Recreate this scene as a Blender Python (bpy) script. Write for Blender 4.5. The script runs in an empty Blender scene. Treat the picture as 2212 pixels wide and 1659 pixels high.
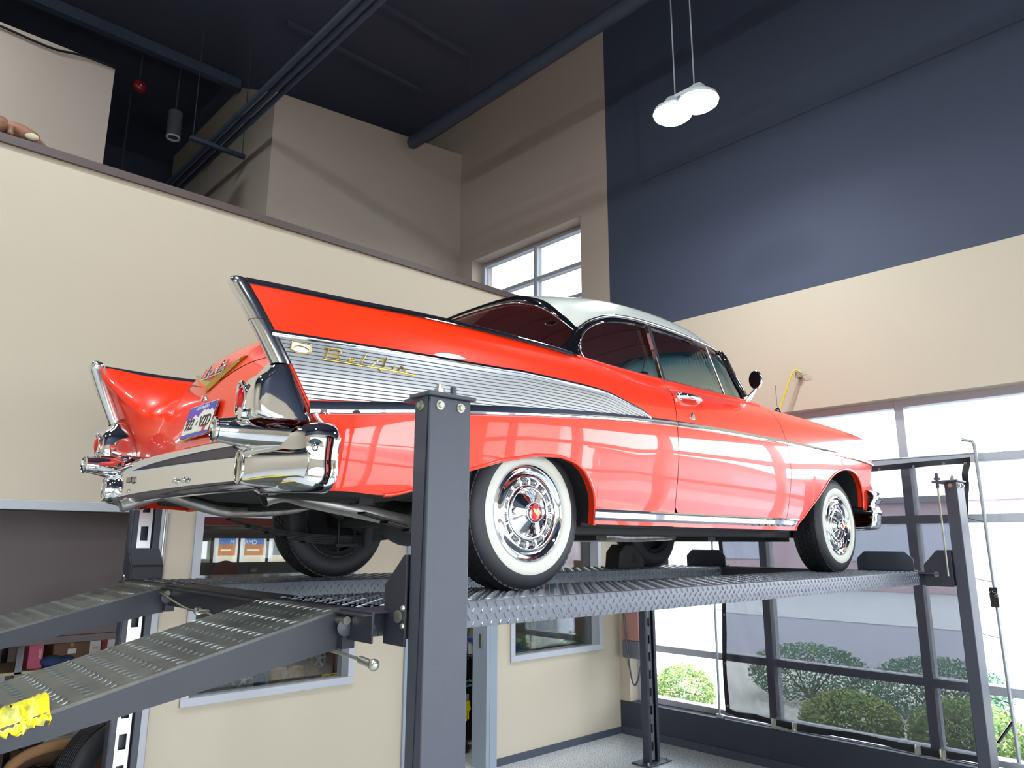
import bpy, bmesh, math, random
import numpy as np
from mathutils import Vector, Matrix
R_ = random.Random(7)
pi = math.pi
scene = bpy.context.scene
COL = scene.collection

# ------------------------------------------------------------------ camera
cam_d = bpy.data.cameras.new('camera'); cam = bpy.data.objects.new('camera', cam_d); COL.objects.link(cam)
scene.camera = cam
cam_d.sensor_width = 36.0; cam_d.lens = 1589.6 / 2212 * 36.0; cam_d.clip_start = 0.05; cam_d.clip_end = 300
_F = Vector((0.6705, 0.7113, 0.2108)); _U = Vector((-0.1465, -0.1516, 0.9775)); _Rt = Vector((0.7273, -0.6864, 0.0025))
_m = Matrix((( _Rt.x, _U.x, -_F.x), (_Rt.y, _U.y, -_F.y), (_Rt.z, _U.z, -_F.z)))
cam.matrix_world = Matrix.Translation((-2.1376, -3.003, 0.1888)) @ _m.to_4x4()

# ------------------------------------------------------------------ world, exposure
w = bpy.data.worlds.new('world'); scene.world = w; w.use_nodes = True
nt = w.node_tree; bgn = nt.nodes['Background']
tc = nt.nodes.new('ShaderNodeTexCoord'); sp = nt.nodes.new('ShaderNodeSeparateXYZ'); cr = nt.nodes.new('ShaderNodeValToRGB')
nt.links.new(tc.outputs['Generated'], sp.inputs[0]); nt.links.new(sp.outputs['Z'], cr.inputs[0]); nt.links.new(cr.outputs[0], bgn.inputs[0])
cr.color_ramp.elements[0].position = 0.0; cr.color_ramp.elements[0].color = (0.92, 0.95, 1, 1)
cr.color_ramp.elements[1].position = 0.6; cr.color_ramp.elements[1].color = (0.72, 0.84, 1, 1)
bgn.inputs['Strength'].default_value = 10.5
vs = scene.view_settings
vs.view_transform = 'Standard'; vs.look = 'None'; vs.gamma = 1.0; vs.use_curve_mapping = False
vs.exposure = 0.3
scene.cycles.max_bounces = 10; scene.cycles.diffuse_bounces = 5; scene.cycles.glossy_bounces = 6
scene.cycles.transparent_max_bounces = 16; scene.cycles.sample_clamp_indirect = 6.0
scene.cycles.caustics_reflective = False; scene.cycles.caustics_refractive = False

FZ = -1.70      # floor height; z = 0 is the top of the raised lift
XF = 4.22       # inside face of the front (window) wall
YW = 2.10       # inside face of the left wall
CZ = 6.45       # ceiling

def portal(name, loc, rot, sx, sy):
    l = bpy.data.lights.new(name, 'AREA'); l.shape = 'RECTANGLE'; l.size = sx; l.size_y = sy; l.energy = 1
    l.cycles.is_portal = True
    o = bpy.data.objects.new(name, l); COL.objects.link(o); o.location = loc; o.rotation_euler = rot; return o
portal('portal_front_window', (4.5, -2.3, -0.03), (0, -pi/2, 0), 2.75, 8.3)
portal('portal_side_window', (-1, -7.1, .1), (-pi/2, 0, 0), 9.0, 2.6)
portal('portal_upper_window', (4.5, 3.55, 3.45), (0, -pi/2, 0), 1.3, 2.0)

# ------------------------------------------------------------------ materials
MATS = {}
def srgb(r, g, b):
    f = lambda c: (c/255/12.92 if c/255 <= .04045 else ((c/255+.055)/1.055)**2.4)
    return (f(r), f(g), f(b), 1)
def mat(name, col, rough=.5, metal=0., coat=0., spec=.5, bump=None, noise=None, emit=None, alpha=None, trans=0.):
    if name in MATS: return MATS[name]
    m = bpy.data.materials.new(name); m.use_nodes = True; n = m.node_tree; b = n.nodes['Principled BSDF']
    c = srgb(*col) if max(col[:3]) > 1.001 else (*col[:3], 1)
    b.inputs['Base Color'].default_value = c; b.inputs['Roughness'].default_value = rough; b.inputs['Metallic'].default_value = metal
    b.inputs['Coat Weight'].default_value = coat; b.inputs['Coat Roughness'].default_value = .02
    b.inputs['Specular IOR Level'].default_value = spec; b.inputs['Transmission Weight'].default_value = trans
    tcn = n.nodes.new('ShaderNodeTexCoord')
    if noise:   # (scale, second colour, low, high[, stretch])
        t = n.nodes.new('ShaderNodeTexNoise'); t.inputs['Scale'].default_value = noise[0]; t.inputs['Detail'].default_value = 6
        r = n.nodes.new('ShaderNodeValToRGB'); r.color_ramp.elements[0].position = noise[2]; r.color_ramp.elements[1].position = noise[3]
        r.color_ramp.elements[0].color = c; r.color_ramp.elements[1].color = srgb(*noise[1])
        n.links.new(tcn.outputs['Object'], t.inputs[0]); n.links.new(t.outputs[0], r.inputs[0]); n.links.new(r.outputs[0], b.inputs['Base Color'])
    if bump:    # (scale, strength)
        t = n.nodes.new('ShaderNodeTexNoise'); t.inputs['Scale'].default_value = bump[0]; t.inputs['Detail'].default_value = 3
        bp = n.nodes.new('ShaderNodeBump'); bp.inputs['Strength'].default_value = bump[1]; bp.inputs['Distance'].default_value = .01
        n.links.new(tcn.outputs['Object'], t.inputs[0]); n.links.new(t.outputs[0], bp.inputs['Height']); n.links.new(bp.outputs[0], b.inputs['Normal'])
    if emit:
        b.inputs['Emission Color'].default_value = (*emit[:3], 1); b.inputs['Emission Strength'].default_value = emit[3]
    MATS[name] = m; return m
def glassmat(name, tint, gloss=.08, rough=.0, bands=None):
    m = bpy.data.materials.new(name); m.use_nodes = True; n = m.node_tree; n.nodes.clear()
    out = n.nodes.new('ShaderNodeOutputMaterial'); mx = n.nodes.new('ShaderNodeMixShader')
    tr = n.nodes.new('ShaderNodeBsdfTransparent'); gl = n.nodes.new('ShaderNodeBsdfGlossy'); gl.inputs['Roughness'].default_value = rough
    fr = n.nodes.new('ShaderNodeFresnel'); fr.inputs[0].default_value = 1.45
    mu = n.nodes.new('ShaderNodeMath'); mu.operation = 'MULTIPLY_ADD'; mu.inputs[1].default_value = .8; mu.inputs[2].default_value = gloss * .3
    mu.use_clamp = True
    tr.inputs[0].default_value = (*tint, 1)
    if bands:   # tint band by height (object z): [(z, colour), (z, colour)]
        tcn = n.nodes.new('ShaderNodeTexCoord'); s = n.nodes.new('ShaderNodeSeparateXYZ'); mr = n.nodes.new('ShaderNodeMapRange')
        mr.inputs[1].default_value = bands[0][0]; mr.inputs[2].default_value = bands[1][0]
        r = n.nodes.new('ShaderNodeValToRGB'); r.color_ramp.elements[0].color = (*bands[0][1], 1); r.color_ramp.elements[1].color = (*bands[1][1], 1)
        n.links.new(tcn.outputs['Object'], s.inputs[0]); n.links.new(s.outputs['Z'], mr.inputs[0]); n.links.new(mr.outputs[0], r.inputs[0]); n.links.new(r.outputs[0], tr.inputs[0])
    n.links.new(fr.outputs[0], mu.inputs[0]); n.links.new(mu.outputs[0], mx.inputs[0])
    n.links.new(tr.outputs[0], mx.inputs[1]); n.links.new(gl.outputs[0], mx.inputs[2]); n.links.new(mx.outputs[0], out.inputs[0])
    MATS[name] = m; return m

WALL = mat('painted_wall_beige', (192, 182, 163), .75, bump=(60, .03))
WALL2 = mat('painted_wall_taupe', (180, 165, 152), .8, bump=(60, .03))
NAVY = mat('painted_wall_navy_black', (60, 68, 88), .7, bump=(40, .03))
CEIL = mat('ceiling_black_paint', (66, 70, 86), .85, bump=(30, .05))
DARKSILL = mat('dark_grey_wall_paint', (52, 56, 70), .6)
BASEB = mat('vinyl_base_dark_grey', (66, 72, 86), .5)
CAPM = mat('parapet_cap_brown', (86, 74, 72), .55)
FRAMEG = mat('window_frame_grey_paint', (178, 182, 190), .45)
MULL = mat('mullion_silver_paint', (176, 178, 186), .45)
BLACKS = mat('black_textured_steel', (63, 66, 78), .42, metal=.0, spec=.5, bump=(500, .12))
DKST = mat('dark_satin_steel', (42, 43, 53), .5, bump=(400, .08))
BLACKR = mat('black_runway_steel', (92, 96, 106), .38, metal=.25, spec=.6, bump=(300, .08))
RAMPM = mat('worn_dusty_ramp_steel', (92, 92, 86), .42, metal=.3, noise=(9, (70, 72, 70), .35, .65))
TREADHI = mat('tread_plate_raised_worn', (120, 124, 124), .3, metal=.5)
TREADLO = mat('tread_plate_raised_black', (120, 124, 134), .3, metal=.35)
CHROME = mat('chrome', (.86, .87, .89), .035, metal=1.)
CHROME2 = mat('satin_chrome', (.80, .81, .83), .16, metal=1.)
STEEL = mat('zinc_steel', (190, 190, 178), .3, metal=.9)
GOLD = mat('gold_anodised', (212, 180, 96), .25, metal=1.)
ALU = mat('brushed_aluminium', (.76, .77, .80), .30, metal=.85)
EXH = mat('exhaust_steel_pipe', (176, 172, 168), .36, metal=.7, noise=(14, (138, 130, 122), .45, .7))
REDP = mat('orange_red_car_paint', (.93, .034, .003), .34, coat=1., spec=.4)
WHITEP = mat('roof_ivory_paint', (214, 216, 208), .25, coat=1.)
BLKP = mat('black_gloss_paint', (14, 15, 20), .12, coat=1.)
RUB = mat('tyre_rubber', (34, 35, 40), .55, bump=(90, .05))
WWALL = mat('whitewall_rubber', (208, 207, 198), .5)
UNDER = mat('undercoated_chassis', (36, 35, 38), .7, bump=(40, .2))
INTR = mat('maroon_headliner', (188, 108, 116), .8)  # base colour lightened to stand in for more light inside the car
SEATM = mat('red_vinyl_seat', (120, 24, 28), .45)
DARK = mat('dark_gap', (10, 10, 12), .9)
REDLENS = mat('red_lens', (200, 10, 30), .1, coat=1.)
REDEN = mat('red_enamel', (214, 20, 50), .15, coat=1.)
WHITE = mat('white_plastic', (228, 228, 224), .4)
YEL = mat('yellow_tape', (226, 206, 30), .5)
FLOORM = mat('speckled_epoxy_floor', (214, 216, 216), .25, noise=(110, (104, 110, 120), .52, .60))
GLASSW = glassmat('window_glass', (.97, .98, .97), .08)
GLASSI = glassmat('interior_window_glass', (.86, .90, .88), .10)
GLASSC = glassmat('car_side_glass', (.88, .91, .89), .12)
GLASSWS = glassmat('windscreen_glass', (.8, .86, .8), .1, bands=[(1.17, (.86, .90, .82)), (1.33, (.0, .16, .30))])

# ------------------------------------------------------------------ mesh builder
class MB:
    def __init__(s): s.v = []; s.f = []
    def add(s, vs, fs):
        n = len(s.v); s.v += [tuple(p) for p in vs]; s.f += [tuple(i+n for i in f) for f in fs]; return s
    def box(s, x0, x1, y0, y1, z0, z1):
        v = [(x, y, z) for x in (x0, x1) for y in (y0, y1) for z in (z0, z1)]
        return s.add(v, [(0,1,3,2),(4,6,7,5),(0,4,5,1),(2,3,7,6),(0,2,6,4),(1,5,7,3)])
    def obox(s, c, ax, ay, az):    # centre and three half-axis vectors
        c = Vector(c); ax, ay, az = Vector(ax), Vector(ay), Vector(az)
        v = [c + ax*i + ay*j + az*k for i in (-1,1) for j in (-1,1) for k in (-1,1)]
        return s.add(v, [(0,1,3,2),(4,6,7,5),(0,4,5,1),(2,3,7,6),(0,2,6,4),(1,5,7,3)])
    def tube(s, pts, r, n=10, cap=True):
        P = [Vector(p) for p in pts]; m = len(P); rs = r if isinstance(r, (list, tuple)) else [r]*m
        vs = []; t0 = (P[1]-P[0]).normalized(); u = t0.orthogonal().normalized()
        for i in range(m):
            t = ((P[min(i+1, m-1)]-P[i]).normalized() + (P[i]-P[max(i-1, 0)]).normalized())
            t = t.normalized() if t.length > 1e-6 else t0
            u = (u - t*u.dot(t)).normalized(); b = t.cross(u)
            for k in range(n):
                a = 2*pi*k/n; vs.append(P[i] + (u*math.cos(a)+b*math.sin(a))*rs[i])
        fs = [(i*n+k, i*n+(k+1)%n, (i+1)*n+(k+1)%n, (i+1)*n+k) for i in range(m-1) for k in range(n)]
        if cap: fs += [tuple(range(n))[::-1], tuple(range((m-1)*n, m*n))]
        return s.add(vs, fs)
    def lathe(s, o, ax, prof, n=24, cap=False):   # prof: (radius, distance along axis)
        o = Vector(o); a = Vector(ax).normalized(); u = a.orthogonal().normalized(); b = a.cross(u)
        vs = [o + a*h + (u*math.cos(2*pi*k/n)+b*math.sin(2*pi*k/n))*r for r, h in prof for k in range(n)]
        m = len(prof)
        fs = [(i*n+k, i*n+(k+1)%n, (i+1)*n+(k+1)%n, (i+1)*n+k) for i in range(m-1) for k in range(n)]
        if cap: fs += [tuple(range(n))[::-1], tuple(range((m-1)*n, m*n))]
        return s.add(vs, fs)
    def prism(s, poly, d):      # planar polygon of 3D points pushed along d
        P = [Vector(p) for p in poly]; d = Vector(d); n = len(P)
        return s.add(P + [p+d for p in P], [tuple(range(n))[::-1], tuple(range(n, 2*n))] + [(i, (i+1)%n, n+(i+1)%n, n+i) for i in range(n)])
    def grid(s, G, closed=False):   # G[i][j] points
        m = len(G); n = len(G[0]); vs = [p for row in G for p in row]
        return s.add(vs, [(i*n+j, i*n+(j+1)%n, (i+1)*n+(j+1)%n, (i+1)*n+j) for i in range(m-1) for j in range(n if closed else n-1)])
    def ball(s, c, rx, ry, rz, n=12, m=8):
        c = Vector(c); G = [[(c.x+rx*math.sin(pi*i/m)*math.cos(2*pi*k/n), c.y+ry*math.sin(pi*i/m)*math.sin(2*pi*k/n), c.z+rz*math.cos(pi*i/m)) for k in range(n)] for i in range(m+1)]
        return s.grid(G, True)
    def mirror(s):
        v = [(x, -y, z) for x, y, z in s.v]; f = [tuple(reversed(q)) for q in s.f]; return s.add(v, f)
    def build(s, name, material, parent=None, smooth=None, bevel=0, thick=0, weld=True, kind=None, label=None):
        me = bpy.data.meshes.new(name)
        off = parent.matrix_world.translation if parent else Vector((0, 0, 0))
        if parent: off = world_loc(parent)
        me.from_pydata([(x-off[0], y-off[1], z-off[2]) for x, y, z in s.v], [], s.f)
        bm = bmesh.new(); bm.from_mesh(me)
        if weld: bmesh.ops.remove_doubles(bm, verts=bm.verts, dist=1e-5)
        bmesh.ops.recalc_face_normals(bm, faces=bm.faces); bm.to_mesh(me); bm.free()
        ms = material if isinstance(material, (list, tuple)) else [material]
        for m_ in ms: me.materials.append(m_)
        if smooth is not None:
            me.shade_smooth(); me.set_sharp_from_angle(angle=math.radians(smooth))
        o = bpy.data.objects.new(name, me); COL.objects.link(o)
        if parent: o.parent = parent
        if thick:
            md = o.modifiers.new('solid', 'SOLIDIFY'); md.thickness = thick; md.offset = 0
        if bevel:
            md = o.modifiers.new('bevel', 'BEVEL'); md.width = bevel; md.segments = 2; md.limit_method = 'ANGLE'
            me.shade_smooth(); me.set_sharp_from_angle(angle=math.radians(40))
        if kind: o['kind'] = kind
        if label: o['label'] = label
        return o
def world_loc(o):
    l = Vector(o.location)
    while o.parent: o = o.parent; l += Vector(o.location)
    return l
def emp(name, loc, label, cat, group=None):
    o = bpy.data.objects.new(name, None); COL.objects.link(o); o.location = loc; o.empty_display_size = .1
    o['label'] = label; o['category'] = cat
    if group: o['group'] = group
    return o
def tag(o, label, cat, group=None):
    o['label'] = label; o['category'] = cat
    if group: o['group'] = group
    return o
def struct(name, mb, m, parent=None, **k):
    o = mb.build(name, m, parent, **k)
    if not parent: o['kind'] = 'structure'
    return o
def copy_tree(o, loc=None, parent=None, rz=None):
    c = o.copy(); COL.objects.link(c)
    if parent: c.parent = parent
    if loc is not None: c.location = loc
    if rz is not None: c.rotation_euler = (0, 0, rz)
    for ch in [x for x in o.children]: copy_tree(ch, None, c)
    return c
def text_mesh(name, s, size, m, parent, M, ext=.001, sx=1., bold=0.):
    c = bpy.data.curves.new(name, 'FONT'); c.body = s; c.size = size; c.extrude = ext; c.align_x = 'CENTER'; c.align_y = 'CENTER'; c.offset = bold
    t = bpy.data.objects.new(name, c); COL.objects.link(t)
    dg = bpy.context.evaluated_depsgraph_get(); me = bpy.data.meshes.new_from_object(t.evaluated_get(dg))
    bpy.data.objects.remove(t); me.name = name
    me.transform(Matrix.Translation(-world_loc(parent)) @ M @ Matrix.Diagonal((sx, 1, 1, 1)))
    me.materials.clear(); me.materials.append(m)
    o = bpy.data.objects.new(name, me); COL.objects.link(o); o.parent = parent; return o
def frame(o, ex, ey):   # matrix whose local x,y lie along ex,ey at o
    ex = Vector(ex).normalized(); ey = Vector(ey); ez = ex.cross(ey).normalized(); ey = ez.cross(ex)
    return Matrix.Translation(o) @ Matrix((ex, ey, ez)).transposed().to_4x4()
def pchip(xs, ys):
    xs = np.array(xs, float); ys = np.array(ys, float); h = np.diff(xs); d = np.diff(ys)/h; m = np.zeros(len(xs))
    for i in range(1, len(xs)-1):
        if d[i-1]*d[i] > 0:
            w1 = 2*h[i]+h[i-1]; w2 = h[i]+2*h[i-1]; m[i] = (w1+w2)/(w1/d[i-1]+w2/d[i])
    m[0] = d[0]; m[-1] = d[-1]
    def f(x):
        x = min(max(x, xs[0]), xs[-1]); i = int(min(max(np.searchsorted(xs, x, side='right')-1, 0), len(xs)-2))
        t = (x-xs[i])/h[i]
        return float((1+2*t)*(1-t)**2*ys[i] + t*(1-t)**2*h[i]*m[i] + t*t*(3-2*t)*ys[i+1] + t*t*(t-1)*h[i]*m[i+1])
    return f
def lerp(xs, ys): return lambda x: float(np.interp(x, xs, ys))
def cr1(P, t):      # catmull-rom through points (numpy), t in 0..n-1
    n = len(P); i = int(min(max(math.floor(t), 0), n-2)); u = t-i
    p0 = P[i-1] if i > 0 else 2*P[0]-P[1]; p1 = P[i]; p2 = P[i+1]; p3 = P[i+2] if i+2 < n else 2*P[-1]-P[-2]
    return .5*((2*p1)+(-p0+p2)*u+(2*p0-5*p1+4*p2-p3)*u*u+(-p0+3*p1-3*p2+p3)*u**3)
def crs(pts, n):    # resampled smooth curve
    P = [np.array(p, float) for p in pts]; return [cr1(P, t) for t in np.linspace(0, len(P)-1, n)]
def surf(rows, nu, nv):     # tensor catmull-rom over rows of equal-length control points
    A = [crs(r, nu) for r in rows]
    return [[tuple(q) for q in crs([A[k][i] for k in range(len(rows))], nv)] for i in range(nu)]

# ------------------------------------------------------------------ room
def wall_x(mb, y0, y1, x0, x1, z0, z1, holes):   # wall lying along x, holes = (xa, xb, za, zb)
    xs = sorted({x0, x1, *[h[0] for h in holes], *[h[1] for h in holes]}); zs = sorted({z0, z1, *[h[2] for h in holes], *[h[3] for h in holes]})
    for a, b in zip(xs, xs[1:]):
        for c, d in zip(zs, zs[1:]):
            mx, mz = (a+b)/2, (c+d)/2
            if a >= x0 and b <= x1 and c >= z0 and d <= z1 and not any(h[0] < mx < h[1] and h[2] < mz < h[3] for h in holes): mb.box(a, b, y0, y1, c, d)
    return mb
def wall_y(mb, x0, x1, y0, y1, z0, z1, holes):
    t = wall_x(MB(), x0, x1, y0, y1, z0, z1, holes)
    mb.add([(y, x, z) for x, y, z in t.v], t.f); return mb

struct('floor', MB().box(-9, 4.6, -7, 9.3, FZ-.15, FZ), FLOORM)
struct('ceiling', MB().box(-9.2, 4.7, -7.2, 9.4, CZ, CZ+.15), CEIL)
D2 = (-3.4, -.44, FZ, .40); W1 = (-.215, 1.01, -.825, .385); D1 = (1.52, 2.40, FZ, .40); W2 = (2.68, 3.92, -.845, .385)
struct('wall_left', wall_x(MB(), YW, YW+.16, -9, XF, FZ, 2.565, [D2, W1, D1, W2]), WALL)
struct('trim_1', MB().box(-9, XF, YW-.025, YW+.19, 2.565, 2.62), CAPM)          # parapet cap
W3 = (-6.9, 1.975, -1.40, 1.36); W4 = (2.53, 4.574, 2.75, 4.105)
struct('wall_front', wall_y(MB(), XF, XF+.38, -7, YW+.16, -1.40, 2.47, [W3]).box(XF, XF+.38, YW+.16, 4.8, FZ, 2.0), WALL)
struct('trim_2', MB().box(XF-.004, XF+.38, -7, YW, FZ, -1.385), DARKSILL)       # low dark wall with window sill
struct('wall_front_upper', MB().box(XF, XF+.38, -7, YW, 2.47, CZ), NAVY)
struct('trim_3', MB().box(XF-.02, XF, -7, 1.6, 4.2, CZ), NAVY)
struct('wall_front_mezzanine', wall_y(MB(), XF, XF+.38, YW, 9.3, 2.0, CZ, [W4]), WALL2)
struct('wall_back', MB().box(-9.2, -9, -7, 9.3, FZ, CZ), WALL)
struct('wall_right', wall_x(MB(), -7.25, -7, -9, 4.6, FZ, 2.47, [(-5.5, 3.6, -1.2, 1.36)]), WALL)
struct('wall_right_upper', MB().box(-9, 4.6, -7.2, -7, 2.47, CZ), NAVY)
struct('baseboard_left', MB().box(2.49, XF-.02, YW-.012, YW, FZ, FZ+.062), BASEB)
struct('baseboard_left_middle', MB().box(-.44, 1.50, YW-.012, YW, FZ, FZ+.062), BASEB)
struct('baseboard_front', MB().box(XF-.018, XF-.004, -7, YW-.012, FZ, FZ+.07), BASEB)
struct('mezzanine_floor', MB().box(-9, 4.22, YW+.16, 9.3, 1.45, 1.6), CEIL)['kind'] = 'structure'
struct('wall_mezzanine_box', MB().prism([(1.28, 4.86, 1.6), (4.22, 4.86, 1.6), (4.22, 4.86, 5.88), (1.28, 4.86, 5.59)], (0, .12, 0))
       .prism([(1.28, 4.98, 1.6), (1.28, 8.5, 1.6), (1.28, 8.5, 6.2), (1.28, 5.98, 6.19), (1.28, 4.98, 5.64)], (.12, 0, 0)), WALL2)
struct('wall_mezzanine_left', MB().box(-9, -.47, 4.86, 4.98, 1.6, 5.06), WALL2)
struct('wall_mezzanine_far', MB().box(-9, 4.22, 9.3, 9.4, FZ, CZ), CEIL)
struct('trim_4', MB().box(-9, 1.25, 5.9, 6.0, 6.12, 6.26), NAVY)                 # dark ceiling joist
for y_ in (3.46, 4.5):
    struct('trim_5', MB().box(1.2, 3.2, y_-.025, y_+.025, 6.28, 6.33), CEIL)
# hanging cable on the far beige wall
struct('trim_6', MB().tube(crs([(-2.2, 4.83, 5.02), (-1.5, 4.83, 5.0), (-1.05, 4.83, 4.98), (-.8, 4.83, 5.03), (-.47, 4.83, 5.04)], 16), .012, 6), DARK)

# storeroom behind the left wall
STORE = mat('storeroom_wall_brown', (92, 78, 76), .8)
struct('wall_storeroom', MB().box(-3.6, 4.22, 4.62, 4.7, FZ, 1.45).box(-3.7, -3.6, YW+.16, 4.7, FZ, 1.45), STORE)

def int_window(name, x0, x1, z0, z1):
    e = bpy.data.objects.new(name, None); COL.objects.link(e); e.location = (x0, YW, z0); e['kind'] = 'structure'
    b = .022
    m = MB().box(x0-b, x1+b, YW-.018, YW, z1-.03, z1+b).box(x0-b, x1+b, YW-.018, YW, z0-b, z0+.03).box(x0-b, x0+.03, YW-.018, YW, z0+.03, z1-.03).box(x1-.03, x1+b, YW-.018, YW, z0+.03, z1-.03)
    m.build('casing', FRAMEG, e, bevel=.003)
    y0, y1 = YW+.001, YW+.16
    m = MB().box(x0, x1, y0, y1, z1-.02, z1).box(x0, x1, y0, y1, z0, z0+.02).box(x0, x0+.02, y0, y1, z0+.02, z1-.02).box(x1-.02, x1, y0, y1, z0+.02, z1-.02)
    m.build('frame', FRAMEG, e)
    MB().box(x0+.02, x1-.02, YW+.10, YW+.106, z0+.02, z1-.02).build('pane', GLASSI, e)
int_window('window_1', *W1); int_window('window_2', *W2)
# door frames
e = bpy.data.objects.new('door_1', None); COL.objects.link(e); e.location = (D1[0], YW, FZ); e['kind'] = 'structure'
JB = mat('door_frame_blue_grey_paint', (146, 158, 170), .45)
MB().box(D1[0], D1[0]+.035, YW-.02, YW+.17, FZ, .40).box(D1[1]-.04, D1[1], YW-.02, YW+.17, FZ, .40).box(D1[0]+.035, D1[1]-.04, YW-.02, YW+.17, .36, .40).box(D1[1], D1[1]+.085, YW-.022, YW, FZ, .44).box(D1[0]-.03, D1[0], YW-.022, YW, FZ, .44).build('door_frame', JB, e, bevel=.003)
MB().box(D1[1]-.055, D1[1]-.04, YW+.04, YW+.07, -.72, -.60).build('strike_plate', STEEL, e)
e = bpy.data.objects.new('door_2', None); COL.objects.link(e); e.location = (D2[0], YW, FZ); e['kind'] = 'structure'
MB().box(D2[0]-.05, D2[1]+.02, YW-.02, YW+.02, .37, .425).box(D2[1]-.03, D2[1]+.02, YW-.02, YW+.17, FZ, .37).box(D2[0]-.05, D2[0], YW-.02, YW+.17, FZ, .37).build('door_frame', FRAMEG, e, bevel=.003)
SHUT = mat('brown_roller_shutter', (74, 64, 64), .6)
MB().box(D2[0], D2[1]-.03, YW+.06, YW+.075, -.36, .37).box(D2[0], D2[1]-.03, YW+.05, YW+.085, -.40, -.36).build('roller_blind', SHUT, e, bevel=.004)

# front curtain-wall window
GX = 4.40
e = bpy.data.objects.new('window_3', None); COL.objects.link(e); e.location = (GX, 0, -1.4); e['kind'] = 'structure'
ys = [1.90] + [.491 - 1.309*k for k in range(6)]; zsn = [-1.365, -.86, .38, .842, 1.33]
for y_ in ys[1:] + [1.945]:
    MB().box(GX-.05, GX+.09, y_-.035, y_+.035, -1.40, 1.36).build('mullion', MULL, e, bevel=.003)
for z_ in zsn:
    MB().box(GX-.045, GX+.08, -6.9, 1.94, z_-.032, z_+.032).build('transom', MULL, e, bevel=.003)
yy = [1.91] + [y-.035 for y in ys[1:]]; yb = [y+.035 for y in ys[1:]] + [-6.9]
for i in range(len(ys)):
    for a, b in zip(zsn, zsn[1:]):
        MB().box(GX+.01, GX+.016, yb[i], (1.91 if i == 0 else ys[i]-.035), a+.032, b-.032).build('pane', GLASSW, e)
# small upper window
GX4 = 4.46
e = bpy.data.objects.new('window_4', None); COL.objects.link(e); e.location = (GX4, 3.5, 2.9); e['kind'] = 'structure'
for y_ in (2.55, 3.50, 4.55): MB().box(GX4-.05, GX4+.05, y_-.03, y_+.03, 2.75, 4.105).build('mullion', MULL, e, bevel=.003)
for z_ in (2.78, 3.19, 3.60, 4.075): MB().box(GX4-.045, GX4+.045, 2.53, 4.574, z_-.025, z_+.025).build('transom', MULL, e, bevel=.003)
for a, b in ((2.58, 3.47), (3.53, 4.52)):
    for c, d in ((2.805, 3.165), (3.215, 3.575), (3.625, 4.05)): MB().box(GX4, GX4+.006, a, b, c, d).build('pane', GLASSW, e)
# windows in the right wall (seen only as reflections)
e = bpy.data.objects.new('window_5', None); COL.objects.link(e); e.location = (-1, -7.15, .1); e['kind'] = 'structure'
for k in range(8): MB().box(-5.5+k*1.3-.035, -5.5+k*1.3+.035, -7.2, -7.08, -1.2, 1.36).build('mullion', MULL, e)
for z_ in (-1.17, -.4, .38, 1.33): MB().box(-5.5, 3.6, -7.19, -7.09, z_-.03, z_+.03).build('transom', MULL, e)
for k in range(7): MB().box(-5.465+k*1.3, -4.235+k*1.3, -7.15, -7.144, -1.17, 1.33).build('pane', GLASSW, e)

# pipes under the ceiling
t_ = emp('ceiling_pipe', (3.15, 0, 5.5), 'thick dark pipe with capped end running under the black ceiling to the beige box wall', 'pipe')
MB().tube([(3.11, 4.58, 5.5), (3.11, 4.55, 5.5), (3.20, -6.9, 5.5)], [.07, .085, .085], 16).build('pipe', NAVY, t_, smooth=40)
for y_ in (3.4, -.5): MB().tube([(3.15, y_, 5.58), (3.15, y_, CZ)], .008, 6).build('hanger_rod', CEIL, t_)
for k, (dx, nm) in enumerate(((0, 'left'), (.085, 'middle'), (.17, 'right'))):
    lab = {'left': 'dark ceiling conduit nearest the far opening, leftmost of three parallel runs', 'middle': 'dark ceiling conduit in the middle of three parallel runs', 'right': 'dark ceiling conduit nearest the beige box corner, rightmost of three parallel runs'}[nm]
    t_ = emp('conduit', (.8+dx, 2, 5.0), lab, 'pipe', 'parallel conduits under the ceiling')
    MB().tube([(.80+dx, 8.9, 5.0), (.80+dx, -2.5, 5.0)], .03, 10).build('pipe', NAVY, t_, smooth=40)
    for y_ in (4.75, 7.2): MB().tube([(.80+dx, y_+.04, 5.0), (.80+dx, y_-.04, 5.0)], .037, 10).build('coupling', NAVY, t_, smooth=40)
t_ = emp('conduit_hanger', (.8, 5.5, 4.95), 'dark trapeze bar hanging on rods and carrying the three conduits', 'hanger')
MB().box(.55, 1.22, 5.47, 5.53, 4.92, 4.965).build('bar', NAVY, t_)
for x_ in (.58, 1.19): MB().tube([(x_, 5.5, 4.96), (x_, 5.5, CZ)], .006, 6).build('rod', CEIL, t_)
t_ = emp('downlight', (.65, 6.5, 5.4), 'grey cylinder ceiling downlight with a bright reflector above the parapet', 'lamp')
MB().tube([(.65, 6.5, 5.42), (.65, 6.5, 5.78)], .09, 20).build('can', mat('downlight_grey', (92, 94, 104), .5), t_, smooth=40)
MB().tube([(.65, 6.5, 5.78), (.65, 6.5, CZ)], .012, 8).build('stem', CEIL, t_)
MB().lathe((.65, 6.5, 5.40), (0, 0, 1), [(.09, .02), (.088, 0), (.078, 0), (.045, .05), (0, .05)], 20).build('reflector', WHITE, t_, smooth=40)
t_ = emp('downlight', (.35, 7.6, 4.75), 'dim dark cylinder ceiling downlight low behind the parapet', 'lamp')
MB().tube([(.35, 7.6, 4.6), (.35, 7.6, 4.95)], .09, 20).build('can', CEIL, t_, smooth=40); MB().tube([(.35, 7.6, 4.95), (.35, 7.6, CZ)], .012, 8).build('stem', CEIL, t_)
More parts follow.
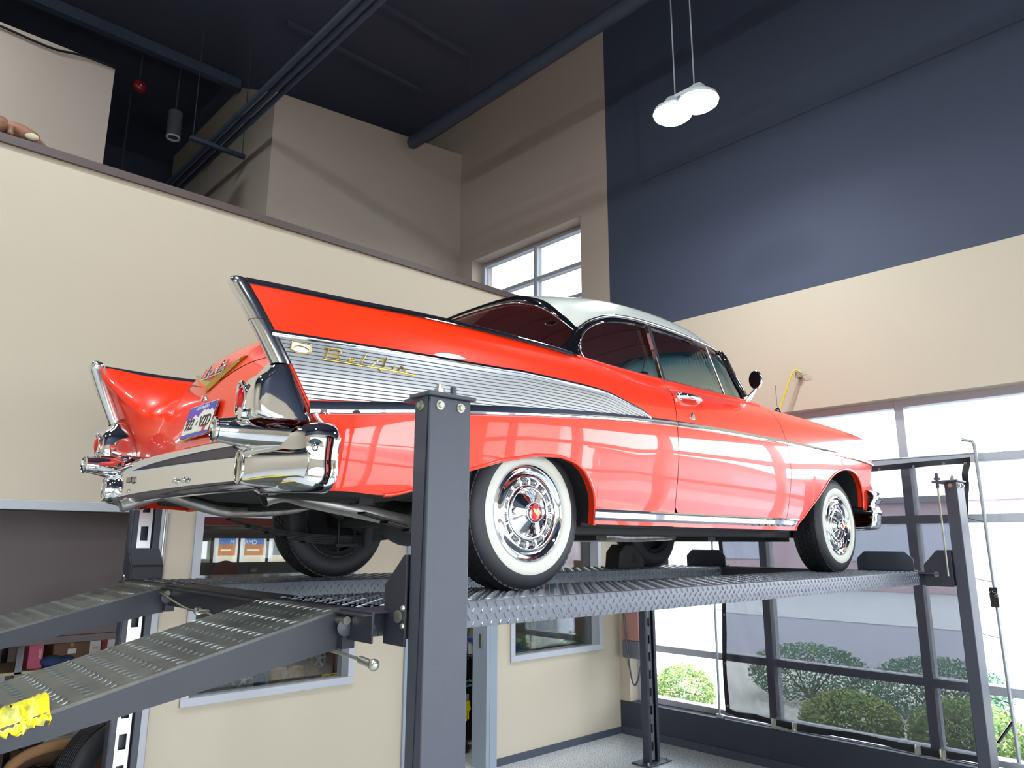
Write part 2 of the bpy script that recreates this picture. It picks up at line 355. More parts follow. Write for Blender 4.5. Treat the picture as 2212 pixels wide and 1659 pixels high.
t_ = emp('fire_alarm_bell', (.17, 6.5, 5.93), 'small round red fire alarm bell high in the dark opening', 'alarm')
MB().lathe((.17, 6.42, 5.93), (0, 1, 0), [(0, -.02), (.05, -.015), (.08, .01), (.085, .05), (.02, .06)], 20).build('dome', mat('bell_red', (150, 30, 40), .3), t_, smooth=50)
MB().ball((.17, 6.395, 5.91), .012, .012, .012).build('striker', WHITE, t_, smooth=60)
MB().tube([(.17, 6.48, 5.93), (.17, 6.48, CZ)], .01, 6).build('stem', CEIL, t_)

# pendant lamp: two bright lobes hung on two cords
LAMPE = mat('lamp_glow', (1, 1, 1), .5, emit=(.82, .95, 1.0, 70))
HOUS = mat('lamp_housing', (210, 216, 220), .4)
def lamp(x, y, z, label, en=170, group='high bay pendant lamps'):
    t = emp('pendant_lamp', (x, y, z), label, 'lamp', group)
    for s in (-1, 1):
        MB().lathe((x, y+s*.12, z), (0, 0, 1), [(0, -.055), (.11, -.05), (.15, -.02), (.155, .0)], 24).build('lens', LAMPE, t, smooth=60)
        MB().lathe((x, y+s*.12, z), (0, 0, 1), [(.157, 0), (.15, .03), (.09, .07), (.05, .13), (0, .13)], 24).build('housing', HOUS, t, smooth=40)
        MB().tube([(x, y+s*.09, z+.12), (x, y+s*.09, CZ)], .006, 6).build('cord', mat('lamp_cord', (150, 156, 164), .5), t)
    MB().box(x-.03, x+.03, y-.16, y+.16, z+.11, z+.14).build('bracket', HOUS, t, bevel=.004)
    l = bpy.data.lights.new('high_bay', 'AREA'); l.shape = 'DISK'; l.size = .5; l.energy = en; l.color = (.9, .96, 1.0)
    lo = bpy.data.objects.new('high_bay', l); COL.objects.link(lo); lo.location = (x, y, z-.07); return t
lamp(2.5, -.10, 3.6, 'glowing twin-lobed pendant lamp hanging in front of the dark upper wall', 30)
lamp(-1.9, -.4, 5.7, 'unseen twin-lobed pendant lamp added for light, high above the rear end of the lift', 120)  # this and the pendants below are unseen, added to light the hall
lamp(2.5, -4.6, 3.6, 'unseen twin-lobed pendant lamp added for light, on the right near the front windows', 30)
lamp(-1.9, -4.9, 5.7, 'unseen twin-lobed pendant lamp added for light, behind the viewer on the right', 110)
lamp(-6.0, -2.5, 5.7, 'unseen twin-lobed pendant lamp added for light, at the back of the hall', 150)
lamp(-3.2, 3.7, 5.7, 'unseen twin-lobed pendant lamp added for light, above the mezzanine on the left', 70)  # added out of view to brighten the dark mezzanine walls

# ------------------------------------------------------------------ four-post lift (slightly askew to the room)
A_ = .02
def lw(x, y, z=0): return (x*math.cos(A_)+y*math.sin(A_), -x*math.sin(A_)+y*math.cos(A_), z)
def turn(mb):
    mb.v = [lw(*p) for p in mb.v]; return mb
L0 = emp('car_lift', lw(1.35, -.02, FZ), 'black four-post car lift with diamond plate runways holding up the red car', 'lift')
POSTS = [(-.868, -1.362, 1, -1), (-.89, 1.30, 1, 1), (3.49, -1.36, 1, -1), (3.49, 1.30, 1, 1)]
for k, (x0, y0, sx, sy) in enumerate(POSTS):
    x1, y1 = x0+.15, y0+.075
    m = MB(); t = .008
    if sy < 0:   # channel opening towards the car (+y)
        m.box(x0, x1, y0, y0+t, FZ+.012, .60).box(x0, x0+t, y0+t, y1, FZ+.012, .60).box(x1-t, x1, y0+t, y1, FZ+.012, .60).box(x0+t, x0+.035, y1-t, y1, FZ+.012, .60).box(x1-.035, x1-t, y1-t, y1, FZ+.012, .60)
        yi = y0+.045
    else:
        m.box(x0, x1, y1-t, y1, FZ+.012, .60).box(x0, x0+t, y0, y1-t, FZ+.012, .60).box(x1-t, x1, y0, y1-t, FZ+.012, .60).box(x0+t, x0+.035, y0, y0+t, FZ+.012, .60).box(x1-.035, x1-t, y0, y0+t, FZ+.012, .60)
        yi = y1-.045
    post = turn(m).build('post', BLACKS, L0, bevel=.004)
    # slotted lock ladder inside the channel
    lad = MB(); z = FZ+.02; w0, w1 = x0+.04, x1-.04
    lad.box(w0, w0+.016, yi-.004, yi+.004, FZ+.02, .58).box(w1-.016, w1, yi-.004, yi+.004, FZ+.02, .58)
    while z < .5:
        lad.box(w0+.016, w1-.016, yi-.004, yi+.004, z, z+.075); z += .15
    turn(lad).build('lock_ladder', ALU, post)
    turn(MB().box(x0-.012, x1+.012, y0-.012, y1+.012, .60, .612)).build('top_plate', BLACKS, post, bevel=.003)
    turn(MB().tube([(x0+.06, (y0+y1)/2, .612), (x0+.06, (y0+y1)/2, .632)], .016, 6).tube([(x0+.06, (y0+y1)/2, .632), (x0+.06, (y0+y1)/2, .645)], .009, 8)).build('top_nut', STEEL, post)
    ys_ = y0 if sy < 0 else y1
    for xb in ((x0+.035, x0+.11)):
        turn(MB().lathe((xb, ys_, .575), (0, sy, 0), [(.0, .004), (.014, .004), (.015, 0), (.015, .0), ], 14, cap=False).lathe((xb, ys_+sy*.004, .575), (0, sy, 0), [(.009, 0), (.009, .009), (0, .009)], 6)).build('bolt', STEEL, post, smooth=30)
    for yb_ in (y0+.04,):
        turn(MB().lathe((x0, yb_, .575), (-1, 0, 0), [(.015, 0), (.014, .004), (0, .004)], 14).lathe((x0-.004, yb_, .575), (-1, 0, 0), [(.009, 0), (.009, .009), (0, .009)], 6)).build('bolt', STEEL, post, smooth=30)
    turn(MB().box(x0-.09, x1+.09, y0-.06, y1+.06, FZ, FZ+.012)).build('base_plate', BLACKS, post, bevel=.003)
    for ax_ in (x0-.06, x1+.06):
        turn(MB().tube([(ax_, y0-.03, FZ+.012), (ax_, y0-.03, FZ+.035)], .009, 8)).build('anchor_bolt', STEEL, post)
    # lifting cable
    cy = y0+.10 if sy < 0 else y0-.03
    turn(MB().tube([(x1+.01 if x0 < 0 else x0-.05, cy, -.02), (x1+.01 if x0 < 0 else x0-.05, cy, .58)], .006, 8)).build('lifting_cable', STEEL, L0)
    turn(MB().box(*( (x0, x1+.03) if x0 < 0 else (x0-.07, x1)), *((y0+.06, y0+.13) if sy < 0 else (y0-.06, y0+.01)), .595, .605).tube([(x1+.01 if x0 < 0 else x0-.05, cy, .56), (x1+.01 if x0 < 0 else x0-.05, cy, .66)], .010, 8).tube([(x1+.01 if x0 < 0 else x0-.05, cy, .612), (x1+.01 if x0 < 0 else x0-.05, cy, .628)], .018, 6)).build('cable_anchor', BLACKS if sy > 0 else BLACKS, post)
    # end housing: two shaped plates, sloping cover between
    s = sy; yi = y1 if s < 0 else y0
    if x0 < 0: prof = [(yi, .155), (yi-s*.012, .155), (yi-s*.105, .07), (yi-s*.105, -.09), (yi, -.09)]
    else: prof = [(yi, .148), (yi-s*.085, .148), (yi-s*.175, .05), (yi-s*.175, -.09), (yi, -.09)]
    for xp in ((x0-.012 if x0 < 0 else x0-.036), x0+.142):
        p = turn(MB().prism([(xp, yy_, zz_) for yy_, zz_ in prof], (.008, 0, 0))).build('housing_plate', DKST, L0, bevel=.002)
        if xp < x0:
            py = yi-s*(.03 if x0 < 0 else .10)
            turn(MB().lathe((xp, py, -.012), (-1, 0, 0), [(.017, 0), (.017, .005), (0, .005)], 16)).build('pin', STEEL, p, smooth=40)
            if x0 < 0:
                for dz in (.024, -.024): turn(MB().lathe((xp, py+s*.022, -.012+dz), (-1, 0, 0), [(.008, 0), (.006, .006), (0, .006)], 10)).build('bolt', STEEL, p, smooth=40)
    a, b = prof[1], prof[2]
    turn(MB().prism([(x0-.004, a[0], a[1]), (x0-.004, b[0], b[1]), (x0-.004, b[0], b[1]-.01), (x0-.004, a[0], a[1]-.012)], (.146, 0, 0)).prism([(x0-.004, b[0], b[1]), (x0-.004, b[0], -.0), (x0-.004, b[0]+s*.006, -.0), (x0-.004, b[0]+s*.006, b[1])], (.146, 0, 0))).build('housing_cover', DKST, L0)
# crossbeams
for x0 in (-.935, 3.465):
    m = MB().box(x0, x0+.006, -1.21, 1.16, -.085, 0).box(x0+.135, x0+.141, -1.21, 1.16, -.085, 0).box(x0+.006, x0+.135, -1.21, 1.16, -.006, 0).box(x0-.03, x0, -1.21, 1.16, -.012, -.006)
    turn(m).build('crossbeam', DKST, L0, bevel=.002)
# air line / release cable on the rear crossbeam
turn(MB().tube(crs([(-.955, .55, -.025), (-.965, .45, -.035), (-.97, .12, -.075), (-.97, -.05, -.072), (-.965, -.35, -.10), (-.96, -.98, -.115), (-.955, -1.2, -.125)], 30), .005, 8)).build('release_cable', STEEL, L0, smooth=60)
turn(MB().lathe((-.972, .0, -.075), (0, 1, 0), [(.014, -.012), (.016, 0), (.014, .012), (.009, .012), (.009, -.012), (.014, -.012)], 12).tube([(-.972, -.03, -.075), (-.972, -.1, -.07)], .008, 8)).build('cable_clamp', STEEL, L0, smooth=50)
turn(MB().tube([(-.955, -1.19, -.125), (-.955, -1.245, -.13)], .011, 8).ball((-.955, -1.26, -.131), .016, .016, .016)).build('cable_end_fitting', STEEL, L0, smooth=50)
# runways with real tread bars
def tread_bar(mb, c, d, nrm, L=.030, W=.0075, Hh=.0042):   # a raised lozenge: two end points, ridge
    c = Vector(c); d = Vector(d).normalized(); nrm = Vector(nrm).normalized(); q = d.cross(nrm)
    v = [c-d*L/2, c+d*L/2, c+q*W/2, c-q*W/2, c+q*W*.12+nrm*Hh+d*L*.22, c-q*W*.12+nrm*Hh-d*L*.22]
    mb.add(v, [(0, 2, 4, 5), (2, 1, 4), (1, 3, 5, 4), (3, 0, 5)])
def runway(y0, y1, side):
    m = MB(); x0, x1 = -.90, 3.465; r = .008
    # formed plate: top with two down-turned sides
    prof = [(y0, -.085), (y0, -r), (y0+r*.3, -r*.3), (y0+r, 0), (y1-r, 0), (y1-r*.3, -r*.3), (y1, -r), (y1, -.085), (y1-.02, -.085), (y1-.02, -.079), (y1-.006, -.079), (y1-.006, -.008), (y0+.006, -.008), (y0+.006, -.079), (y0+.02, -.079), (y0+.02, -.085)]
    m.prism([(x0, a, b) for a, b in prof], (x1-x0, 0, 0))
    rw = turn(m).build('runway', BLACKR, L0, smooth=40)
    tb = MB(); nx = int((x1-x0)/.042)
    for i in range(nx):
        x = x0+.02+i*.042
        for j in range(int((y1-y0)/.042)):
            y = y0+.02+j*.042; s = 1 if (i+j) % 2 else -1
            tread_bar(tb, (x, y, 0), (1, s*.9, 0), (0, 0, 1))
    turn(tb).build('tread_bars', TREADLO, rw, kind='stuff', weld=False)
    for yy_, nn in ((y0, -1), (y1, 1)):
        tb = MB()
        for i in range(int((x1-x0)/.040)):
            for j in range(4):
                x = x0+.02+i*.040+(.020 if j % 2 else 0); s = 1 if j % 2 else -1
                tread_bar(tb, (x, yy_, -.014-j*.0205), (s*.62, 0, 1), (0, nn, 0), L=.026, W=.0075, Hh=.0042)
        turn(tb).build('side_tread_bars', TREADLO, rw, kind='stuff', weld=False)
    # wheel stop
    w0, w1 = (-1.03, -.645) if side < 0 else (.45, .83)
    turn(MB().prism([(3.50, w0, .001), (3.50, w0, .085), (3.50, w0+.055, .135), (3.50, w1-.055, .135), (3.50, w1, .085), (3.50, w1, .001)], (.01, 0, 0)).box(3.50, 3.57, w0, w1, .0005, .009)).build('wheel_stop', BLACKS, L0, bevel=.002)
    # ramp
    a0, a1 = y0+.02, y1-.02; X0, X1 = -.945, -2.05; dz = .255
    def rp(x, y, t=0): return (x, y, (x-X0)*dz+.0+t)
    m = MB().add([rp(X0, a0), rp(X0, a1), rp(X1, a0), rp(X1, a1), rp(X0, a0, -.008), rp(X0, a1, -.008), rp(X1, a0, -.008), rp(X1, a1, -.008)], [(0, 1, 3, 2), (4, 6, 7, 5), (0, 2, 6, 4), (1, 5, 7, 3), (0, 4, 5, 1), (2, 3, 7, 6)])
    dk = m; m = MB()
    for yy_ in (a0, a1-.006):
        m.prism([(X0, yy_, -.008), (X0, yy_, -.115), (X0-.03, yy_, -.118), (X1, yy_, (X1-X0)*dz-.03), (X1, yy_, (X1-X0)*dz-.008)], (0, .006, 0))
    m.box(X0-.005, X0+.035, a0-.03, a0+.01, -.11, -.005).box(X0-.005, X0+.035, a1-.01, a1+.03, -.11, -.005)
    ramp = turn(m).build('ramp', DKST, L0); turn(dk).build('ramp_deck', RAMPM, ramp)
    tb = MB(); nrm = Vector((-dz, 0, 1)).normalized()
    for i in range(int((X0-X1)/.050)):
        for j in range(int((a1-a0)/.040)):
            x = X0-.03-i*.050; y = a0+.022+j*.040
            tread_bar(tb, Vector(rp(x, y))+nrm*.0005, Vector((1, .5*(1 if (i) % 2 else -1), dz)), nrm, L=.03, W=.008, Hh=.003)
    turn(tb).build('tread_bars', TREADHI, ramp, kind='stuff', weld=False)
    turn(MB().tube([(X0-.004, a0-.05, -.03), (X0-.004, a1+.02, -.03)], .012, 10)).build('hinge_pin', STEEL, ramp)
    turn(MB().lathe((X0+.0, a0-.031, -.05), (-.2, -1, 0), [(.022, 0), (.024, .008), (.012, .012), (0, .012)], 16)).build('hinge_bolt', BLACKS, ramp, smooth=40)
    return ramp
rr = runway(-1.07, -.51, -1); runway(.47, 1.03, 1)

# ------------------------------------------------------------------ the car: x forward from the rear axle, right side is -y
CAR = emp('car', (1.3, 0, 0), 'orange-red two-door 1950s hardtop with tail fins and ivory roof parked on the lift', 'car')
ZL = [.26, .40, .55, .70, .82, .92, 1.0, 1.06]
ST = [(-1.26, [.845, .868, .882, .877, .862, .842, .818, .80]), (-1.0, [.865, .888, .903, .902, .892, .874, .848, .83]),
      (-.5, [.88, .91, .926, .932, .926, .908, .872, .85]), (0, [.885, .915, .93, .938, .935, .918, .875, .84]),
      (.3, [.885, .915, .93, .938, .934, .912, .862, .80]), (.6, [.885, .913, .93, .937, .931, .902, .835, .775]),
      (.9, [.885, .912, .928, .936, .928, .894, .815, .77]), (1.4, [.885, .912, .928, .935, .926, .897, .822, .78]),
      (2.0, [.885, .912, .927, .931, .920, .895, .835, .78]), (2.6, [.88, .905, .919, .923, .913, .89, .822, .76]),
      (3.1, [.87, .893, .906, .908, .90, .88, .81, .74]), (3.4, [.85, .872, .886, .889, .888, .868, .80, .70]), (3.6, [.83, .85, .865, .87, .876, .855, .78, .66])]
_yf = [pchip([s[0] for s in ST], [s[1][k] for s in ST]) for k in range(len(ZL))]
_yc = {}
def Y(x, z):
    k = round(x, 3)
    if k not in _yc: _yc[k] = pchip(ZL, [f(k) for f in _yf])
    return _yc[k](z)
ztop = pchip([-1.26, -.95, -.6, -.3, 0, .2, .4, .6, .72, .82, .88, .95, 1.04, 1.3, 1.86, 2.35, 3.0, 3.3, 3.47, 3.6], [.998, 1.0, 1.012, 1.018, 1.018, 1.016, 1.006, .995, .985, .972, .968, .974, .985, .99, .995, .998, .985, .965, .945, .90])
xe_r = lerp([.25, .345, .485, .55, .559, .74, .857, .968, 1.02], [-.955, -.965, -.949, -.99, -1.009, -1.109, -1.17, -1.226, -1.25])
xg_r = lerp([.25, .39, .61, .76, .86, .95, 1.0], [.945, .934, .948, .942, .952, .985, 1.0])
xg_f = lerp([.25, .39, .61, .81, .9, 1.0], [2.07, 2.09, 2.13, 2.10, 2.08, 2.05])
xe_f = lerp([.25, .40, .50, .555, .615, .68, .76, .80, .88, .92, .95, 1.0], [3.28, 3.30, 3.42, 3.50, 3.42, 3.455, 3.51, 3.50, 3.46, 3.53, 3.47, 3.40])
zl_arch = lerp([-1.3, -.90, -.76, -.70, -.62, -.5, -.382, -.231, -.05, .088, .17, .205, .25, .284, .318, .335, .345, .347, 2.228, 2.236, 2.36, 2.477, 2.58, 2.678, 2.77, 2.877, 2.96, 3.052, 3.12, 3.168, 3.215, 3.24, 3.255, 3.262, 4],
                [.345, .350, .343, .347, .369, .41, .453, .497, .533, .540, .526, .514, .489, .455, .405, .36, .31, .265, .265, .30, .392, .465, .535, .602, .643, .672, .682, .682, .668, .648, .60, .55, .48, .42, .42])
def warp(s, z):
    o = 0
    for c, f, span in ((-1.0, xe_r, .30), (.94, xg_r, .25), (2.10, xg_f, .25), (3.45, xe_f, .22)):
        d = abs(s-c)
        if d < span and not (c == -1.0 and s < -1.0) : t = 1-d/span; o += (f(z)-c)*t*t*(3-2*t)
        elif c == -1.0 and s <= -1.0: o += f(z)-c
    return s+o
def SP(s, z, out=0, side=-1):
    x = warp(s, z); return (x, side*(Y(x, z)+out), z)
def XP(x, z, out=0, side=-1): return (x, side*(Y(x, z)+out), z)
def panel(s0, s1, zlo, zhi, nz=26, step=.02, out=0, side=-1, P=SP):
    n = max(2, int((s1-s0)/step)); xs = list(np.linspace(s0, s1, n+1))
    xs = sorted(set(xs + [a for a in (np.arange(.20, .36, .004).tolist()+np.arange(2.22, 2.30, .004).tolist()+np.arange(3.14, 3.27, .004).tolist()) if s0 < a < s1]))
    G = []
    for s in xs:
        a, b = zlo(s), zhi(s); G.append([P(s, a+(b-a)*k/nz, out, side) for k in range(nz+1)])
    return MB().grid(G)
g = .0025
for sd in (-1, 1):
    MB().grid([[XP(xe_r(z)+o_, z, -d_, sd) for o_, d_ in ((0, .0), (.002, .006), (.004, .06))] for z in np.linspace(.345, .995, 40)]).build('quarter_edge', REDP, CAR, smooth=40)
    panel(-1.0, .94-g, lambda s: zl_arch(s) if s < .343 else .268, ztop, side=sd).build('quarter_panel', REDP, CAR, smooth=35)
    panel(.94+g, 2.10-g, lambda s: .334+.03*max(0, 1-(s-.94)/.03)**2, ztop, side=sd).build('door', REDP, CAR, smooth=35)
    panel(.94-g, 2.10+g, lambda s: .266, lambda s: .330, nz=4, side=sd).build('rocker_panel', REDP, CAR, smooth=35)
    panel(2.10+g, 3.45, zl_arch, ztop, side=sd).build('front_fender', REDP, CAR, smooth=35)
    # dark backing behind the panel gaps
    panel(.90, .98, lambda s: .268, ztop, out=-.012, side=sd).build('door_jamb', DARK, CAR)
    panel(2.06, 2.14, lambda s: .268, ztop, out=-.012, side=sd).build('fender_jamb', DARK, CAR)
    panel(.9, 2.14, lambda s: .32, lambda s: .345, nz=2, out=-.012, side=sd).build('sill_jamb', DARK, CAR)
    # wheel-arch rolled lips and wells
    for xs, nm in ((np.concatenate([np.arange(-.74, .20, .03), np.arange(.20, .352, .006)]), 'r'), (np.concatenate([np.arange(2.226, 2.3, .008), np.arange(2.3, 3.14, .03), np.arange(3.14, 3.262, .006)]), 'f')):
        pts = [SP(x, zl_arch(x), -.002, sd) for x in xs]
        lip = MB().tube(pts, .0075, 8); q = [[p, (p[0], p[1]-sd*.035, p[2]+.004)] for p in pts]; lip.grid(q)
        lip.build('wheel_arch_lip', REDP, CAR, smooth=60)
        inner = [[(p[0], p[1]-sd*.02, p[2]+.006), (p[0], sd*.50, p[2]+.05)] for p in pts]
        MB().grid(inner).build('wheel_well', UNDER, CAR, smooth=60)
        MB().prism([(p[0], sd*.50, p[2]+.05) for p in pts] + [(pts[-1][0], sd*.5, .34), (pts[0][0], sd*.5, .36)], (0, -sd*.01, 0)).build('wheel_well_side', UNDER, CAR)

# belt: from the side panel's top edge in to the glass sill (behind the fins and along the doors)
def belt(s0, s1, side, name):
    G = []
    for s in np.linspace(s0, s1, int((s1-s0)/.02)+2):
        z = ztop(s); x = warp(s, z); y = Y(x, z); zi = 1.045
        t = min(1, max(0, (s-.15)/.3)); yi = .748
        row = []
        for k in range(9):
            u = k/8; zz = z+(zi-z)*math.sin(u*pi/2); yy = y+(yi-y)*(1-math.cos(u*pi/2)); row.append((x, side*yy, zz))
        row.append((x, side*(yi-.02), zi-.001)); G.append(row)
    MB().grid(G).build(name, REDP, CAR, smooth=50)
for sd in (-1, 1):
    belt(.30, .94-g, sd, 'quarter_belt'); belt(.94+g, 2.0, sd, 'door_belt')

# deck, inner fins and tail
RID = [(.32, 1.012), (.1, 1.018), (-.3, 1.018), (-.7, 1.009), (-1.0, 1.0), (-1.225, .998)]
def ry(x): return Y(x, 1.0)-.004
rows = [
 [(x, ry(x), z) for x, z in RID] + [(-1.165, .845, .86), (-1.105, .85, .735), (-1.02, .86, .57)],
 [(.32, .80, 1.02), (.1, .80, 1.022), (-.3, .818, 1.0), (-.7, .812, .985), (-1.0, .79, .968), (-1.215, .775, .962), (-1.15, .77, .85), (-1.09, .77, .735), (-1.03, .775, .57)],
 [(.33, .775, 1.035), (.1, .735, 1.035), (-.3, .715, .965), (-.7, .70, .915), (-.93, .68, .86), (-1.05, .69, .80), (-1.055, .70, .74), (-1.05, .71, .67), (-1.03, .72, .57)],
 [(.33, .74, 1.045), (.1, .66, 1.04), (-.3, .60, .985), (-.68, .57, .925), (-.88, .56, .865), (-.98, .56, .785), (-1.005, .57, .71), (-1.02, .59, .64), (-1.03, .62, .565)],
 [(.32, .70, 1.05), (.05, .52, 1.05), (-.3, .44, 1.035), (-.66, .42, 1.005), (-.86, .41, .95), (-.965, .41, .855), (-1.005, .41, .755), (-1.025, .42, .655), (-1.06, .45, .56)],
 [(.1, .55, 1.05), (-.1, .30, 1.058), (-.35, .24, 1.066), (-.66, .22, 1.056), (-.85, .21, 1.008), (-.965, .21, .915), (-1.01, .21, .79), (-1.035, .21, .665), (-1.075, .22, .555)],
 [(-.17, .0, 1.055), (-.25, 0, 1.064), (-.45, 0, 1.076), (-.68, 0, 1.068), (-.86, 0, 1.02), (-.97, 0, .925), (-1.015, 0, .80), (-1.04, 0, .67), (-1.08, 0, .553)],
]
for i_ in range(2, 7): x_, y_, z_ = rows[i_][-1]; rows[i_][-1] = (x_-.004, y_, .512)
def mirror_rows(rows):
    R = rows[:-1] + [rows[-1]] + [[(x, -y, z) for x, y, z in r] for r in rows[:-1][::-1]]
    return R
DG = surf(mirror_rows(rows), 60, 84)
deck = MB().grid(DG).build('rear_deck', REDP, CAR, smooth=50)
def deck_pt(u, v, out=0):   # u 0 front..1 rear, v 0 left..1 right
    n, m = len(DG), len(DG[0]); a = u*(n-1); b = v*(m-1); i = min(int(a), n-2); j = min(int(b), m-2); fa, fb = a-i, b-j
    P = [[Vector(DG[i+k][j+l]) for l in (0, 1)] for k in (0, 1)]
    p = P[0][0]*(1-fa)*(1-fb)+P[1][0]*fa*(1-fb)+P[0][1]*(1-fa)*fb+P[1][1]*fa*fb
    nn = (P[1][0]-P[0][0]).cross(P[0][1]-P[0][0]).normalized()
    if nn.z < 0 or (abs(nn.z) < .2 and nn.x > 0): nn = -nn
    return p+nn*out, nn
def deck_xy(y, z, out=.0):  # rear-face point of the deck at a given y, z
    best = None
    for i in range(18, 60):
        for j in range(84):
            q = DG[i][j]; d = (q[1]-y)**2+(q[2]-z)**2
            if best is None or d < best[0]: best = (d, i, j)
    _, i, j = best
    # refine linearly along the column
    col = [DG[k][j] for k in range(max(i-2, 0), min(i+3, 60))]
    x = float(np.interp(z, [c[2] for c in col][::-1], [c[0] for c in col][::-1]))
    return Vector((x-out, y, z))
# boot-lid gap
lowr = [deck_pt(.735-.165*(abs(v_-.5)/.185)**1.7, v_, .0004)[0] for v_ in np.linspace(.315, .685, 40)]
seam = [deck_pt(u_, .313, .0004)[0] for u_ in np.linspace(.2, .56, 20)] + lowr + [deck_pt(u_, .687, .0004)[0] for u_ in np.linspace(.56, .2, 20)]
MB().tube(seam, .0016, 5).build('boot_lid_gap', DARK, CAR)

# fin chrome: top strips, trailing bezels, tail lamp housings
def sell(cx, cy, hx, hy, z, n=24, e=2.6, tilt=0):
    r = []
    for k in range(n):
        a = 2*pi*k/n; c, s = math.cos(a), math.sin(a)
        r.append((cx+hx*math.copysign(abs(c)**(2/e), c), cy+hy*math.copysign(abs(s)**(2/e), s), z+tilt*hx*math.copysign(abs(c)**(2/e), c)))
    return r
for sd in (-1, 1):
    pts = []
    for x in np.linspace(-1.235, .25, 40): pts.append((x, sd*(Y(x, 1.0)-.006), ztop(x)+.002))
    m = MB(); G = []
    for p in pts:
        G.append([(p[0], p[1]+sd*a, p[2]+b) for a, b in ((.012, -.012), (.011, .002), (.004, .009), (-.008, .010), (-.017, .004), (-.018, -.010))])
    m.grid(G).build('fin_top_moulding', CHROME, CAR, smooth=50)
    def bez(z0, z1, nm, cap):
        G = []
        for z in np.linspace(z0, z1, 14):
            xe = xe_r(z); yo = Y(xe, z); k = 1
            if z > .985: k = max(.05, math.sqrt(max(0, 1-((z-.985)/.036)**2)))
            cx = xe-.010 + (.0 if z < .985 else (z-.985)*.3); yc_ = yo-.030
            G.append(sell(cx, sd*yc_, .030*k+.004, .034*k, z, tilt=0))
        m = MB().grid(G, True); m.add(G[-1], [tuple(range(24))]); m.build(nm, CHROME2, CAR, smooth=50)
    bez(.735, .8690, 'fin_bezel_lower', 0); bez(.8705, 1.021, 'fin_bezel_upper', 1)
    G = []
    for z, x0, y0 in ((.750, -1.128, .79), (.742, -1.142, .778), (.728, -1.150, .77), (.708, -1.165, .76), (.690, -1.188, .75), (.672, -1.200, .744), (.64, -1.207, .74), (.605, -1.208, .738), (.58, -1.206, .738), (.566, -1.198, .744), (.560, -1.18, .755)):
        x1 = xe_r(z)+.020; y1 = Y(xe_r(z), z)-.0035; G.append(sell((x0+x1)/2, sd*(y0+y1)/2, (x1-x0)/2, (y1-y0)/2, z, n=32, e=4.5))
    hs = MB().grid(G, True).build('tail_lamp_housing', CHROME, CAR, smooth=60)
    MB().ball((-1.196, sd*.785, .625), .026, .026, .046, 16, 10).build('tail_lamp_lens', REDLENS, hs, smooth=60)
    rim = [(-1.204-.006*abs(math.sin(a)), sd*.785+.031*math.cos(a), .625+.052*math.sin(a)) for a in np.linspace(0, 2*pi, 25)]
    MB().tube(rim, .007, 8, cap=False).build('lens_rim', CHROME, hs, smooth=60)
    MB().tube([(-1.19, sd*.80, .578), (-1.215, sd*.80, .577)], [.022, .019], 14).build('lower_socket', CHROME, hs, smooth=50)

# rear bumper
def sweep(path, sect, closed=False):    # path: (x, y, outward unit (nx, ny)); sect: (out, z) lists per path point
    return [[(x+nx*o, y+ny*o, z) for o, z in sc] for (x, y, nx, ny), sc in zip(path, sect)]
secC = [(-.09, .500), (-.055, .520), (-.02, .523), (-.002, .512), (.002, .497), (-.010, .478), (-.012, .45), (-.012, .42), (-.006, .395), (-.002, .378), (-.012, .362), (-.04, .352), (-.09, .356)]
path = []; n = 41
for y in np.linspace(-.73, .73, n):
    x = -1.195 + .055*(abs(y)/.73)**2.2; path.append((x, y, -1, 0))
G = sweep(path, [secC]*n)
RB = MB().grid(G).build('rear_bumper', CHROME, CAR, smooth=60)
for yb in (-.30, -.22, .42): MB().ball((-1.188, yb, .405), .009, .011, .011).build('bumper_bolt', CHROME2, RB, smooth=60)
MB().obox((-1.182, .33, .44), (.004, 0, 0), (0, .035, 0), (0, 0, .012)).build('bumper_slot', BLKP, RB, bevel=.003)
